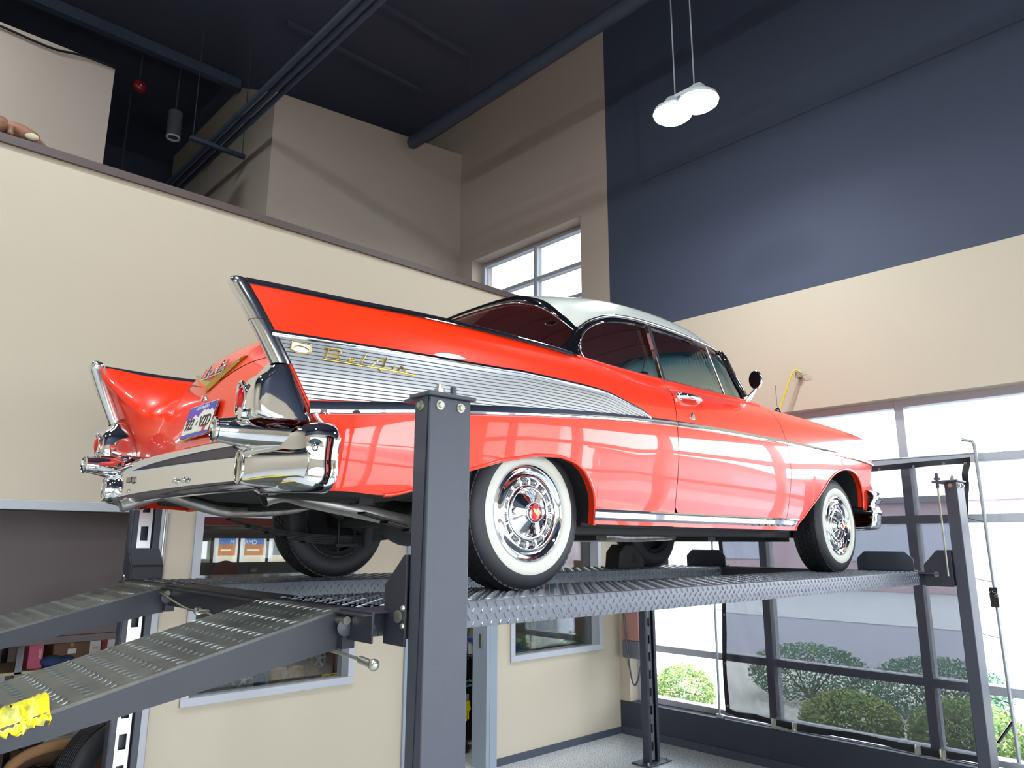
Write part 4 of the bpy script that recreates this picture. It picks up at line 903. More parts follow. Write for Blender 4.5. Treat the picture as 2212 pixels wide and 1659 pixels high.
# underbody
MB().box(.36, 2.3, -.80, .80, .262, .30).box(-.98, .36, -.80, .80, .43, .46).build('floor_pan', UNDER, CAR)
for sd in (-1, 1):
    MB().box(.15, 3.2, sd*.60-.045, sd*.60+.045, .225, .29).build('frame_rail', UNDER, CAR, bevel=.008)
    MB().tube(crs([(.15, sd*.58, .24), (-.2, sd*.56, .40), (-.6, sd*.52, .37), (-1.0, sd*.50, .38)], 14), .035, 8).build('frame_kickup', UNDER, CAR, smooth=60)
    # leaf spring
    sp2 = MB()
    for k in range(5):
        L = .62-.10*k; G = []
        for t in np.linspace(-1, 1, 15):
            x = L*t-.02; z = .225+.075*(t*L/.62)**2-.010*k; G.append([(x, sd*.60-.028, z), (x, sd*.60+.028, z), (x, sd*.60+.028, z-.008), (x, sd*.60-.028, z-.008)])
        sp2.grid(G, True)
    sp2.build('leaf_spring', UNDER, CAR)
    MB().box(-.07, .07, sd*.60-.045, sd*.60+.045, .165, .18).tube([(-.05, sd*.60-.035, .14), (-.05, sd*.60-.035, .34)], .006, 6).tube([(.05, sd*.60-.035, .14), (.05, sd*.60-.035, .34)], .006, 6).build('spring_plate', UNDER, CAR)
    MB().tube([(.10, sd*.52, .17), (.02, sd*.36, .50)], .026, 10).build('shock_absorber', UNDER, CAR, smooth=50)
    MB().tube([(.10, sd*.52, .165), (.075, sd*.50, .22)], .013, 8).build('shock_mount', STEEL, CAR, smooth=50)
MB().tube([(0, -.72, .303), (0, -.16, .303), (0, -.12, .303), (0, .12, .303), (0, .16, .303), (0, .72, .303)], [.038, .04, .09, .09, .04, .038], 16).ball((0.0, 0, .30), .15, .12, .13, 16, 10).build('rear_axle', UNDER, CAR, smooth=50)
MB().tube([(.12, 0, .30), (1.6, 0, .33)], .035, 12).build('propeller_shaft', UNDER, CAR, smooth=50)
MB().prism([(-1.0, -.36, .40), (-1.0, -.36, .46), (-.42, -.36, .46), (-.42, -.36, .36), (-.80, -.36, .365)], (0, .72, 0)).build('fuel_tank', UNDER, CAR, bevel=.02)
for b_ in ((.7, .78, -.6, .6, .20, .26), (1.7, 1.78, -.6, .6, .20, .26), (-.62, -.56, -.55, .55, .33, .39)): MB().box(*b_).build('cross_member', UNDER, CAR)
MB().tube(crs([(-.955, -.45, .338), (-.92, -.45, .352), (-.86, -.45, .360), (-.78, -.45, .343), (-.6, -.45, .315), (-.33, -.44, .276), (-.26, -.42, .29), (-.12, -.36, .42), (.1, -.33, .46), (.35, -.36, .30), (.6, -.42, .235)], 60), .029, 14, cap=False).build('exhaust_pipe', EXH, CAR, smooth=60)
MB().tube([(-.954, -.45, .339), (-.93, -.45, .35)], .025, 14).build('exhaust_bore', DARK, CAR)
MB().tube(crs([(-1.173, .45, .335), (-1.12, .45, .352), (-1.03, .45, .385), (-.98, .45, .388), (-.88, .45, .362), (-.735, .45, .330), (-.60, .45, .330), (-.364, .45, .355), (-.15, .40, .43), (.1, .34, .46), (.35, .36, .30), (.6, .42, .235)], 60), .026, 14, cap=False).build('exhaust_pipe', EXH, CAR, smooth=60)
for sd in (-1, 1):
    MB().tube([(.55, sd*.42, .225), (.62, sd*.42, .220), (.66, sd*.42, .226), (1.05, sd*.42, .226), (1.12, sd*.42, .218), (1.3, sd*.42, .22), (1.7, sd*.36, .23), (2.3, sd*.30, .27)], [.024, .024, .032, .032, .024, .024, .023, .023], 14).build('exhaust_silencer', EXH, CAR, smooth=40)
MB().obox((1.42, -.30, .205), (.11, .03, 0), (-.01, .035, 0), (0, 0, .006)).build('exhaust_hanger', STEEL, CAR)
for sd in (-1, 1): MB().tube([(-1.12, sd*.52, .40), (-1.02, sd*.52, .40), (-.9, sd*.50, .39)], .025, 6).build('bumper_bracket', UNDER, CAR)
MB().tube([(2.92, -.7, .30), (2.92, .7, .30)], .035, 10).box(2.75, 3.1, -.40, .40, .20, .34).build('front_suspension', UNDER, CAR)

# ------------------------------------------------------------------ wheels
def wheel(x, sd, zc, ang=0):
    t = bpy.data.objects.new('wheel', None); COL.objects.link(t); t.parent = CAR; t.location = Vector((x, sd*.745, zc))-CAR.location
    o = world_loc(t); ax = (0, sd, 0); R = .308; hw = .098
    T = [(.198, -.085), (.215, -.093), (.25, -.100), (.280, -.094), (.297, -.082), (.3065, -.072), (.308, -.05), (.308, .05), (.3065, .072), (.298, .083), (.284, .094), (.262, .101), (.2465, .1025)]
    ty = MB().lathe(o, ax, T, 72)
    ty.build('tyre', RUB, t, smooth=50)
    # tread blocks
    tb = MB(); n = 62
    for k in range(n):
        for j, (c, w2) in enumerate(((-.062, .016), (-.031, .012), (0, .012), (.031, .012), (.062, .016))):
            a = 2*pi*(k+(.5 if j % 2 else 0))/n; da = pi/n*.78
            v = []
            for aa in (a-da, a+da):
                for yy in (c-w2, c+w2):
                    sk = .010*(1 if yy > c else -1)*(1 if j % 2 else -1)/.3
                    for rr2 in (.300, .3135-(.006 if abs(yy) > .07 else 0)): v.append((o[0]+rr2*math.cos(aa+sk), o[1]+sd*yy, o[2]+rr2*math.sin(aa+sk)))
            tb.add(v, [(0, 1, 3, 2), (4, 6, 7, 5), (0, 4, 5, 1), (2, 3, 7, 6), (1, 5, 7, 3)])
    tb.build('tread_blocks', RUB, t, kind='stuff', weld=False)
    MB().lathe(o, ax, [(.2465, .1025), (.242, .1045), (.215, .1035), (.199, .097), (.195, .090)], 72).build('whitewall', WWALL, t, smooth=60)
    MB().lathe(o, ax, [(.196, -.088), (.190, -.080), (.17, -.075), (.165, -.02), (.10, -.005), (.03, -.01), (0, -.01)], 40).build('rim', UNDER, t, smooth=40)
    MB().lathe(o, ax, [(.196, -.089), (.1985, -.092), (.2, -.088)], 48).build('rim_edge', CHROME2 if x > 1 else mat('rim_edge_grey', (110, 112, 120), .4), t, smooth=60)
    hc = MB().lathe(o, ax, [(.197, .090), (.194, .098), (.186, .1005), (.180, .096), (.176, .090), (.168, .086), (.160, .092), (.152, .100), (.145, .101), (.140, .094), (.135, .080)], 64).build('wheel_cover', CHROME, t, smooth=50)
    MB().lathe(o, ax, [(.135, .080), (.118, .080), (.115, .090), (.108, .097), (.100, .097), (.094, .088), (.090, .074)], 64).build('cover_ring', CHROME, t, smooth=50)
    MB().lathe(o, ax, [(.091, .074), (.060, .090), (.030, .112), (.022, .118), (0, .118)], 48).build('cover_cone', CHROME, t, smooth=50)
    for k in range(16):
        a = 2*pi*(k+.4)/16; u = Vector((math.cos(a), 0, math.sin(a))); w3 = Vector((-math.sin(a), 0, math.cos(a)))
        MB().obox(Vector(o)+u*.126+Vector((0, sd*.081, 0)), u*.0085, w3*.0135, Vector((0, .005, 0))).build('slot', BLKP, t, bevel=.003)
        a2 = a+pi/16; u = Vector((math.cos(a2), 0, math.sin(a2))); w3 = Vector((-math.sin(a2), 0, math.cos(a2)))
        MB().obox(Vector(o)+u*.126+Vector((0, sd*.086, 0)), u*.011, w3*.008, Vector((0, .006, 0))).build('rib', CHROME, t, bevel=.004)
    for k in range(3):
        a = ang+2*pi*k/3; u = Vector((math.cos(a), 0, math.sin(a))); w3 = Vector((-math.sin(a), 0, math.cos(a))); up = Vector((0, sd, 0))
        b = Vector(o)+up*.112
        P = [b+u*.020+w3*.010+up*.014, b+u*.085+w3*.016-up*.006, b+u*.100-up*.010, b+u*.085-w3*.016-up*.006, b+u*.020-w3*.010+up*.014]
        MB().prism(P, -up*.010).build('spinner_bar', CHROME, t, bevel=.002)
    MB().lathe(o, ax, [(.040, .110), (.042, .122), (.040, .132), (.034, .136), (.031, .131)], 32).build('spinner_hub', CHROME, t, smooth=50)
    MB().lathe(o, ax, [(.032, .130), (.02, .1325), (0, .1335)], 24).build('centre_badge', REDEN, t, smooth=50)
    ca, sa = math.cos(.7), math.sin(.7)
    M = frame(Vector(o)+Vector((0, sd*.134, 0)), (ca, 0, -sa*1) if sd < 0 else (-ca, 0, -sa), (sa, 0, ca) if sd < 0 else (-sa, 0, ca))
    fr(MB().prism([(-.020, .006, 0), (.020, .006, 0), (.022, -.001, 0), (.013, -.006, 0), (-.013, -.006, 0), (-.022, -.001, 0)], (0, 0, .0015)), M).build('badge_bow', GOLD, t)
    return t
w1 = wheel(0, -1, .308, 1.0); wheel(2.921, -1, .308, .2); wheel(0, 1, .308); wheel(2.921, 1, .308)

# ------------------------------------------------------------------ mesh screen on its tube stand (stands on the window sill)
def meshmat():
    m = bpy.data.materials.new('black_mesh_cloth'); m.use_nodes = True; n = m.node_tree; n.nodes.clear()
    out = n.nodes.new('ShaderNodeOutputMaterial'); mx = n.nodes.new('ShaderNodeMixShader'); tr = n.nodes.new('ShaderNodeBsdfTransparent')
    df = n.nodes.new('ShaderNodeBsdfDiffuse'); df.inputs[0].default_value = (.055, .052, .068, 1)
    tcn = n.nodes.new('ShaderNodeTexCoord'); wv = n.nodes.new('ShaderNodeTexWave'); wv.wave_type = 'BANDS'; wv.bands_direction = 'Y'
    wv.inputs['Scale'].default_value = 34; wv.inputs['Distortion'].default_value = .2
    mr = n.nodes.new('ShaderNodeMapRange'); mr.inputs[3].default_value = .865; mr.inputs[4].default_value = .885
    n.links.new(tcn.outputs['Object'], wv.inputs[0]); n.links.new(wv.outputs['Fac'], mr.inputs[0]); n.links.new(mr.outputs[0], mx.inputs[0])
    n.links.new(tr.outputs[0], mx.inputs[1]); n.links.new(df.outputs[0], mx.inputs[2]); n.links.new(mx.outputs[0], out.inputs[0]); return m
MESH = meshmat(); HEM = mat('black_hem_tape', (26, 27, 34), .7); TUBE = mat('stand_grey_tube', (168, 172, 178), .35, metal=.5)
S = emp('mesh_screen', (4.25, -.2, -1.385), 'black see-through mesh screen laced to a grey tube stand in front of the big window', 'screen')
def cx_(u, v):  # u 0 left..1 right, v 0 bottom..1 top
    yl = .895-.03*v+.012*math.sin(v*9); yr = -1.235-.02*math.sin(v*pi)-.09*max(0, v-.75)/.25 if True else 0
    y = yl+(yr-yl)*u
    zb = -1.352+.012*math.sin(u*14)+(.03*max(0, .05-u)/.05); zt = .835-.02*math.sin(u*pi)
    z = zb+(zt-zb)*v
    f = 0
    d = (u*2.15)+(v*2.2)*.42      # diagonal folds near the left side
    f += .022*math.exp(-((u)/.22)**2)*math.sin(d*26)*(1-.6*v)*min(1, u/.06)
    f += .020*math.exp(-((1-u)/.2)**2-((1-v)/.16)**2)*math.sin(((1-u)*.6+(1-v)*1.6)*46)
    f += .003*math.sin(u*17+v*3)
    return (4.235+f, y, z)
NU, NV = 120, 110
CG = [[cx_(i/NU, j/NV) for j in range(NV+1)] for i in range(NU+1)]
MB().grid(CG).build('mesh_cloth', MESH, S, smooth=80)
def off(p, a=-.004): return (p[0]+a, p[1], p[2])
for nm, line, inn in (('left', CG[0], CG[1]), ('right', CG[-1], CG[-2]), ('top', [r[-1] for r in CG], [r[-3] for r in CG]), ('bottom', [r[0] for r in CG], [r[2] for r in CG])):
    MB().grid([[off(p), off(tuple(Vector(p)+(Vector(q)-Vector(p)).normalized()*.045))] for p, q in zip(line, inn)]).build('hem', HEM, S)
def gromm(p): MB().lathe((p[0]-.007, p[1], p[2]), (-1, 0, 0), [(.010, 0), (.009, .003), (.004, .003), (.004, 0)], 12).build('grommet', STEEL, S, smooth=40)
for v in (.03, .2, .4, .58, .78, .98): gromm(cx_(.985, v)); gromm(cx_(.012, v))
for u in (.15, .3, .45, .58, .70, .82, .92): gromm(cx_(u, .985)); 
for v in (.22, .42, .60, .80): 
    a = cx_(.985, v); MB().tube([(a[0]-.01, a[1], a[2]), (4.24, a[1]-.05, a[2]-.03), (4.25, -1.37, a[2]-.05)], .0025, 5).build('tie_cord', DARK, S)
    a = cx_(.012, v); MB().tube([(a[0]-.01, a[1], a[2]), (4.25, .955, a[2]-.01)], .0025, 5).build('tie_cord', DARK, S)
MB().tube([(4.25, .97, -1.36), (4.25, .945, .86)], .011, 10).build('pole', TUBE, S, smooth=40)
MB().tube([(4.25, -1.385, -1.37), (4.25, -1.362, .93), (4.25, -1.35, .955), (4.25, -1.28, .975)], .013, 10).build('pole', TUBE, S, smooth=40)
MB().tube([(4.25, .97, -1.365), (4.25, -1.385, -1.365)], .011, 10).build('bottom_rail', CHROME2, S, smooth=40)
MB().tube([(4.25, .945, .865), (4.25, -1.362, .865)], .008, 10).build('top_rail', TUBE, S, smooth=40)
MB().box(4.225, 4.275, -1.395, -1.34, -.26, -.12).ball((4.225, -1.368, -.17), .02, .03, .03).build('pole_clamp', BLKP, S, bevel=.006)
MB().tube([(4.25, -1.38, -1.03), (4.24, -1.27, -1.19)], .011, 8).build('brace', BLKP, S, smooth=40)
MB().box(4.23, 4.27, -1.42, -1.34, -1.385, -1.30).build('pole_foot', TUBE, S, bevel=.006); MB().box(4.23, 4.27, .93, 1.0, -1.385, -1.35).build('pole_foot', TUBE, S, bevel=.004)
for y_ in (.425, .237, -.733, -.906):
    MB().box(4.222, 4.232, y_-.022, y_+.022, -1.375, -1.30).box(4.222, 4.26, y_-.022, y_-.012, -1.375, -1.30).box(4.222, 4.26, y_+.012, y_+.022, -1.375, -1.30).build('rail_clamp', STEEL, S, bevel=.002)
for y0_, y1_ in ((.40, .27), (-.76, -.88)):
    MB().tube([(4.212, y0_+.02, -1.372), (4.212, y0_-.05, -1.362), (4.212, y1_, -1.372), (4.22, y1_-.03, -1.36)], .007, 8).build('clamp_lever', STEEL, S, smooth=50)

# ------------------------------------------------------------------ things near the front corner
t = emp('wall_cabinet', (4.16, 1.87, -.95), 'narrow hanging two-tone case, pinkish above and grey below, by the corner', 'cabinet')
MB().box(4.12, 4.215, 1.77, 1.985, -.78, .0).build('upper_case', mat('case_pink_brown', (176, 128, 118), .35), t, bevel=.012)
MB().box(4.12, 4.215, 1.77, 1.985, -.95, -.782).build('lower_case', mat('case_grey', (104, 106, 114), .35), t, bevel=.012)
t = tag(MB().tube(crs([(4.09, 1.93, -.3), (4.09, 1.92, -.6), (4.09, 1.88, -.95), (4.09, 1.845, -1.14), (4.09, 1.81, -1.19), (4.09, 1.77, -1.13), (4.09, 1.73, -1.0)], 40), .010, 8).build('hose', mat('hose_grey', (88, 88, 94), .5), None, smooth=60), 'dark grey hose hanging in a loop beside the two-tone case', 'hose')
t = emp('air_hose', (4.15, -.03, 1.3), 'yellow air hose and pale pipe hanging from a wall outlet above the window', 'hose')
MB().tube(crs([(4.17, -.10, 1.69), (4.15, -.065, 1.715), (4.13, -.035, 1.69), (4.13, .03, 1.55), (4.13, .14, 1.30), (4.13, .16, 1.22)], 24), .008, 8).build('hose', mat('hose_yellow', (222, 206, 60), .45), t, smooth=60)
MB().tube([(4.18, -.07, 1.66), (4.18, .05, 1.375)], .006, 8).build('pipe', mat('pipe_beige', (190, 176, 160), .5), t, smooth=60)
MB().box(4.16, 4.22, -.085, -.045, 1.65, 1.70).tube([(4.18, -.06, 1.66), (4.18, -.17, 1.672)], .004, 6).build('outlet', STEEL, t, bevel=.004)

# figure lying on the parapet
LEA = mat('tan_brown_leather', (150, 102, 74), .6, noise=(14, (96, 66, 58), .35, .7))
t = emp('stuffed_animal', (-1.5, 2.17, 2.62), 'tan and brown stuffed toy with a pale patch lying on the parapet cap', 'toy')
b = MB().ball((-1.535, 2.17, 2.70), .10, .07, .052, 16, 10).ball((-1.48, 2.16, 2.685), .075, .06, .05, 16, 10).ball((-1.43, 2.16, 2.655), .05, .045, .035, 12, 8)
o = b.build('body', LEA, t, smooth=80); md = o.modifiers.new('r', 'REMESH'); md.mode = 'VOXEL'; md.voxel_size = .006; md.use_smooth_shade = True
MB().ball((-1.63, 2.15, 2.70), .06, .05, .058, 14, 10).ball((-1.68, 2.15, 2.74), .05, .05, .04, 12, 8).build('head', LEA, t, smooth=80)
MB().ball((-1.462, 2.115, 2.672), .042, .018, .026, 14, 8).build('pale_patch', mat('pale_fur', (196, 186, 160), .8), t, smooth=80)
MB().tube([(-1.42, 2.15, 2.665), (-1.385, 2.14, 2.64), (-1.362, 2.13, 2.628)], [.024, .018, .007], 10).build('leg', LEA, t, smooth=80)
MB().tube([(-1.57, 2.115, 2.69), (-1.575, 2.09, 2.64), (-1.56, 2.085, 2.632)], [.022, .017, .010], 10).build('leg', LEA, t, smooth=80)
MB().ball((-1.665, 2.10, 2.68), .02, .012, .03, 10, 6).build('ear', DARK, t, smooth=80)

# yellow end cover and crumpled tape at the bottom of the near ramp
def rpw(x, y, h=0): q = lw(x, y); return (q[0], q[1], (x+.945)*.255+h)
t = emp('ramp_end_cover', rpw(-1.75, -.9), 'yellow plate with crumpled yellow tape wrapped round the foot of the near ramp', 'cover')
MB().prism([rpw(-1.70, -.52, .006), rpw(-1.74, -.98, .006), rpw(-1.90, -1.04, .006), rpw(-1.94, -.52, .006)], (0, 0, .005)).build('plate', mat('plate_yellow_enamel', (224, 196, 60), .4), t)
for y_ in (-.70, -.92): q = rpw(-1.80, y_, .012); MB().ball(q, .008, .008, .004, 10, 6).build('rivet', STEEL, t, smooth=60)
TAPE = mat('crumpled_yellow_tape', (226, 212, 26), .4, noise=(30, (170, 168, 60), .55, .62))
rn = random.Random(5)
for k, (xa, xb) in enumerate(((-1.655, -1.725), (-1.70, -1.80), (-1.78, -1.92))):
    G = []
    for i in range(15):
        x = xa+(xb-xa)*i/14; row = []
        for j in range(9):
            v = j/8; y = -.92-.15*v - rn.uniform(0, .01); h = .012+.02*math.sin(v*pi)*(.6+.5*rn.random())
            if v > .7: h = .010-(v-.7)*.06*(1+.9*rn.random())
            row.append(rpw(x+rn.uniform(-.004, .004), y, h))
        G.append(row)
    MB().grid(G).build('tape', TAPE, t, smooth=40)

# ------------------------------------------------------------------ storeroom things
WOODL = mat('pale_shelf_board', (178, 166, 140), .6); CARD = mat('cardboard', (150, 112, 76), .8); CARD2 = mat('brown_box_card', (104, 76, 60), .8)
PINK = mat('pink_carton', (176, 70, 104), .6); CRED = mat('red_carton', (132, 36, 44), .6); CWH = mat('white_carton', (200, 198, 196), .6); CBLK = mat('black_carton', (40, 40, 44), .6)
BLUEC = mat('blue_fabric', (40, 58, 96), .8); INKR = mat('ink_red', (170, 40, 50), .6); INKW = mat('ink_white', (216, 216, 216), .6); INKK = mat('ink_black', (40, 40, 44), .6)
t = emp('shelf_unit', (-.9, 3.4, FZ), 'dark storeroom shelving with pale boards behind the wide opening', 'shelf')
for x_ in (-1.75, -.95, -.22):
    for y_ in (3.12, 3.62): MB().box(x_-.02, x_+.02, y_-.02, y_+.02, FZ, .36).build('upright', BLKP, t)
for z_ in (-.99, -.67, -.25): MB().box(-1.77, -.20, 3.10, 3.64, z_-.02, z_).build('board', WOODL, t, bevel=.003)
def carton(x0, x1, y0, y1, z0, z1, m, label, text=None, tm=None, size=.03, panel_=None, rz=0, name='carton', cat='box', grp=None, lid=False):
    c = ((x0+x1)/2, (y0+y1)/2, z0); e = emp(name, c, label, cat, grp)
    b = MB().box(x0, x1, y0, y1, z0, z1).build('box_body', m, e, bevel=.004)
    MB().box((x0+x1)/2-.012, (x0+x1)/2+.012, y0-.0012, y1, z1-.03, z1+.0012).build('tape_strip', CARD if m is not CARD else CARD2, e)
    if panel_: MB().box(panel_[0], panel_[1], y0-.003, y0-.0005, panel_[2], panel_[3]).build('label_panel', CWH, e)
    if text: text_mesh('print', text, size, tm or INKW, e, frame(((x0+x1)/2 if not panel_ else (panel_[0]+panel_[1])/2, y0-.004, (z0+z1)/2 if not panel_ else (panel_[2]+panel_[3])/2), (1, 0, 0), (0, 0, 1)), ext=.0005)
    if rz: e.rotation_euler[2] = rz
    return e
e_ = carton(-.895, -.805, 3.14, 3.4, -.668, -.465, PINK, 'tall pink carton with a white name down its edge, left end of the shelf')
text_mesh('print', 'SERIES', .022, INKW, e_, frame((-.825, 3.136, -.57), (0, 0, 1), (-1, 0, 0)), ext=.0005)
carton(-.745, -.515, 3.15, 3.45, -.668, -.515, CARD2, 'brown carton with a small white label on the middle shelf', panel_=(-.655, -.60, -.588, -.555))
carton(-.71, -.555, 3.20, 3.45, -.513, -.46, CWH, 'flat white carton with a red stripe of print, on top of the brown carton', 'PARTS', INKR, .022)
carton(-.57, -.49, 3.24, 3.5, -.458, -.37, CWH, 'small white carton with fine print, topmost of the pile', ':::', INKK, .03)
carton(-.515, -.44, 3.16, 3.45, -.668, -.46, CWH, 'white carton lettered in red beside the brown carton', 'THE', INKR, .022)
e_ = carton(-.435, -.335, 3.15, 3.4, -.668, -.37, CRED, 'tall dark red carton at the right end of the middle shelf', panel_=(-.40, -.345, -.60, -.50))
tag(MB().ball((-.75, 3.05, -.665+.02), .075, .05, .04, 14, 8).ball((-.66, 3.05, -.65), .06, .045, .035, 14, 8).build('cloth_bundle', BLUEC, None, smooth=80), 'dark blue cloth bundle lying at the front of the middle shelf', 'cloth').location = (0, .10, .02)
carton(-.745, -.50, 3.10, 3.4, -1.185, -1.01 if 0 else -1.02, CWH, 'large white carton with black print under the pale shelf board', 'ULTRA FLOOR\nSYSTEMS', INKK, .026)
carton(-.86, -.76, 3.12, 3.4, -1.185, -1.05, CBLK, 'black carton with two lines of white print under the pale shelf', 'HIGH\nQUALITY', INKW, .018)
t = emp('engine_block', (-.75, 3.3, -1.187), 'dark metal engine parts and tan cardboard heaped at the bottom of the storeroom opening', 'engine')
MB().box(-.92, -.25, 3.18, 3.58, FZ, -1.187).build('stand', CARD2, t, bevel=.02)
MB().ball((-.78, 3.0, -1.30), .10, .05, .045, 14, 8).build('casting', BLKP, t, smooth=60); MB().ball((-.64, 3.0, -1.27), .06, .05, .05, 14, 8).build('casting', UNDER, t, smooth=60)
MB().tube(crs([(-.98, 2.98, -1.6), (-.97, 2.98, -1.3), (-.88, 2.98, -1.19), (-.7, 2.98, -1.15), (-.52, 2.98, -1.16)], 20), .035, 8).build('cardboard_edge', CARD, t, smooth=60)
t = emp('spare_tyre', (-.32, 2.95, -1.2), 'large black tyre standing behind the opening edge', 'tyre')
MB().lathe((-.40, 2.80, -1.33), (.35, -1, 0), [(.20, -.09), (.31, -.10), (.345, -.07), (.352, 0), (.345, .07), (.31, .10), (.20, .09), (.20, -.09)], 40).build('tyre_body', RUB, t, smooth=50)
for k in range(7): MB().lathe((-.40, 2.80, -1.33), (.35, -1, 0), [(.354, -.066+k*.02), (.357, -.062+k*.02), (.357, -.054+k*.02), (.354, -.05+k*.02)], 40).build('tread_rib', RUB, t)

# behind window 1
t = emp('workbench', (.6, 2.8, FZ), 'grey metal bench behind the left interior window', 'bench')
MB().box(.02, 1.46, 2.45, 3.2, -.975, -.95).build('bench_top', mat('bench_grey', (96, 98, 104), .5), t, bevel=.004)
for x_ in (.06, 1.4): MB().box(x_-.03, x_+.03, 2.5, 3.15, FZ, -.975).build('leg', BLKP, t)
carton(.07, .20, 2.8, 2.98, -.948, -.885, CARD, 'small tan carton lying at the left end of the bench')
def spoked(x, y, z, r, m, label, back=None, name='spoked_wheel'):
    e = emp(name, (x, y, z-r), label, 'wheel'); ax = (.15, -1, .1)
    MB().lathe((x, y, z), ax, [(r, -.02), (r, .008), (r*.94, .014), (r*.86, .004), (r*.86, -.02)], 36).build('wheel_ring', m, e, smooth=50)
    MB().lathe((x, y, z), ax, [(r*.26, -.01), (r*.26, .012), (r*.15, .016), (0, .016)], 20).build('hub', m, e, smooth=50)
    a_ = Vector(ax).normalized(); u = a_.orthogonal().normalized(); v = a_.cross(u)
    for k in range(5):
        d = u*math.cos(2*pi*k/5)+v*math.sin(2*pi*k/5); c = Vector((x, y, z)); q = a_.cross(d)
        MB().prism([c+d*r*.2+q*r*.10, c+d*r*.9+q*r*.06, c+d*r*.9-q*r*.06, c+d*r*.2-q*r*.10], a_*.01).build('spoke', m, e)
    return e
SILV = mat('silver_wheel_paint', (176, 180, 184), .35, metal=.5)
spoked(.50, 2.82, -.855, .088, SILV, 'silver five-spoke wheel standing on the bench left of the paper bags')
spoked(1.16, 2.85, -.765, .075, SILV, 'silver five-spoke wheel leaning in front of the tan carton on the bench')
MB_ = MB().prism([(.60, 2.75, -.948), (.69, 2.80, -.948), (.69, 2.82, -.84), (.64, 2.80, -.80)], (0, .12, 0)); tag(MB_.build('blue_tarp', BLUEC, None, bevel=.02), 'folded dark blue tarp between the silver wheel and the paper bags', 'tarp')
BAG = mat('brown_paper', (176, 132, 86), .7, noise=(20, (140, 100, 62), .4, .7))
for k, (x_, lab) in enumerate(((.79, 'crumpled brown paper bag next to the blue tarp'), (.94, 'crumpled brown paper bag with clear wrap, right of the other paper bag'))):
    G = []; rn = random.Random(k)
    for i in range(9):
        z = -.948+.145*i/8; row = []
        for j in range(20):
            a = 2*pi*j/20; rr = 1+.10*math.sin(a*5+i*.8+k)+rn.uniform(-.05, .05); s_ = 1-.16*(i/8)**2
            row.append((x_+.075*rr*s_*math.cos(a)+.010*i/8, 2.82+.05*rr*s_*math.sin(a), z+rn.uniform(-.004, .004)))
        G.append(row)
    m_ = MB().grid(G, True); m_.add(G[-1], [tuple(range(20))])
    tag(m_.build('paper_bag', BAG, None, smooth=30), lab, 'bag')
carton(1.20, 1.33, 2.90, 3.1, -.948, -.72, CARD, 'tan carton upright on the bench behind the silver wheel')
e_ = carton(1.16, 1.31, 2.74, 2.80, -.948, -.885, YEL, 'low yellow carton with dark print at the right end of the bench', 'POWER', INKK, .022)
e_ = carton(1.335, 1.45, 2.75, 3.1, -.948, -.56, CRED, 'tall red cabinet-like carton at the right end of the bench')
# header beams, window graphics glowing in place of daylight, round cushion seen through window 1
DKG = mat('storeroom_dark_grey', (62, 60, 64), .7); MAR = mat('maroon_fascia', (92, 50, 54), .7)
struct('trim_7', MB().box(.3, 4.2, 4.45, 4.60, .34, .50), MAR); struct('trim_8', MB().box(.3, 4.2, 4.40, 4.60, .225, .338), DKG); struct('trim_9', MB().box(.3, 4.2, 4.42, 4.60, -.75, -.012), DKG)
BL = mat('daylight_glow_white', (224, 226, 228), .5, emit=(.85, .88, .95, .55)); SKYB = mat('daylight_glow_sky_blue', (92, 118, 176), .5, emit=(.10, .17, .42, .8)); ORG = mat('daylight_glow_orange', (206, 140, 90), .5, emit=(.55, .22, .08, .6)); CRM = mat('daylight_glow_cream', (232, 220, 204), .5, emit=(.8, .72, .6, .6)); GRYB = mat('daylight_glow_grey', (140, 144, 152), .5, emit=(.25, .26, .3, .6))  # emission stands in for daylight behind the panes
PN = mat('panel_putty', (176, 172, 160), .6)
struct('trim_10', MB().box(.60, .845, 4.55, 4.60, -.012, .225), PN)
for k, (a, b, tx, lab) in enumerate(((.87, 1.09, 'M', 'window graphic glowing in place of daylight behind, with blue and orange bands and a reversed M, leftmost of three'), (1.14, 1.39, 'CMA', 'window graphic glowing in place of daylight behind, with reversed letters CMA over an orange band'), (1.45, 1.80, '', 'window graphic glowing in place of daylight behind, in grey, partly behind the rear tyre, rightmost of three'))):
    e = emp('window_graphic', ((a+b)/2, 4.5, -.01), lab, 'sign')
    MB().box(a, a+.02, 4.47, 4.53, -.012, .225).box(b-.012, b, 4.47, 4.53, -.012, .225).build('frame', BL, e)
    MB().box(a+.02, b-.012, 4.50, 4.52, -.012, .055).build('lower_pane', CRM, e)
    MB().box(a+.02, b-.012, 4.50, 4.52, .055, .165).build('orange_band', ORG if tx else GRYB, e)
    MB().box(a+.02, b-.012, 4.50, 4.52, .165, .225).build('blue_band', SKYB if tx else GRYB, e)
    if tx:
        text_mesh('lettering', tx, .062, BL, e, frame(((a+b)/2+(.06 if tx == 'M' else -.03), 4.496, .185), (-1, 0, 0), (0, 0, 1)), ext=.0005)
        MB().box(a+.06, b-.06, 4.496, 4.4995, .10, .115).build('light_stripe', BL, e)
tag(MB().lathe((.93, 4.38, -.13), (0, -1, 0), [(0, 0), (.13, 0), (.14, .02), (.10, .05), (0, .055)], 24).build('round_cushion', mat('cushion_maroon', (74, 34, 44), .8), None, smooth=50), 'dark maroon round cushion on the storeroom wall below the window graphics', 'cushion')
t = emp('switch_box', (1.23, 4.41, -.13), 'small grey box on the storeroom wall right of the maroon cushion', 'switch')
MB().box(1.19, 1.28, 4.385, 4.418, -.13, -.05).build('box_body', DKG, t, bevel=.004); MB().box(1.205, 1.265, 4.378, 4.385, -.105, -.075).build('plate', mat('plate_grey', (120, 116, 114), .5), t)

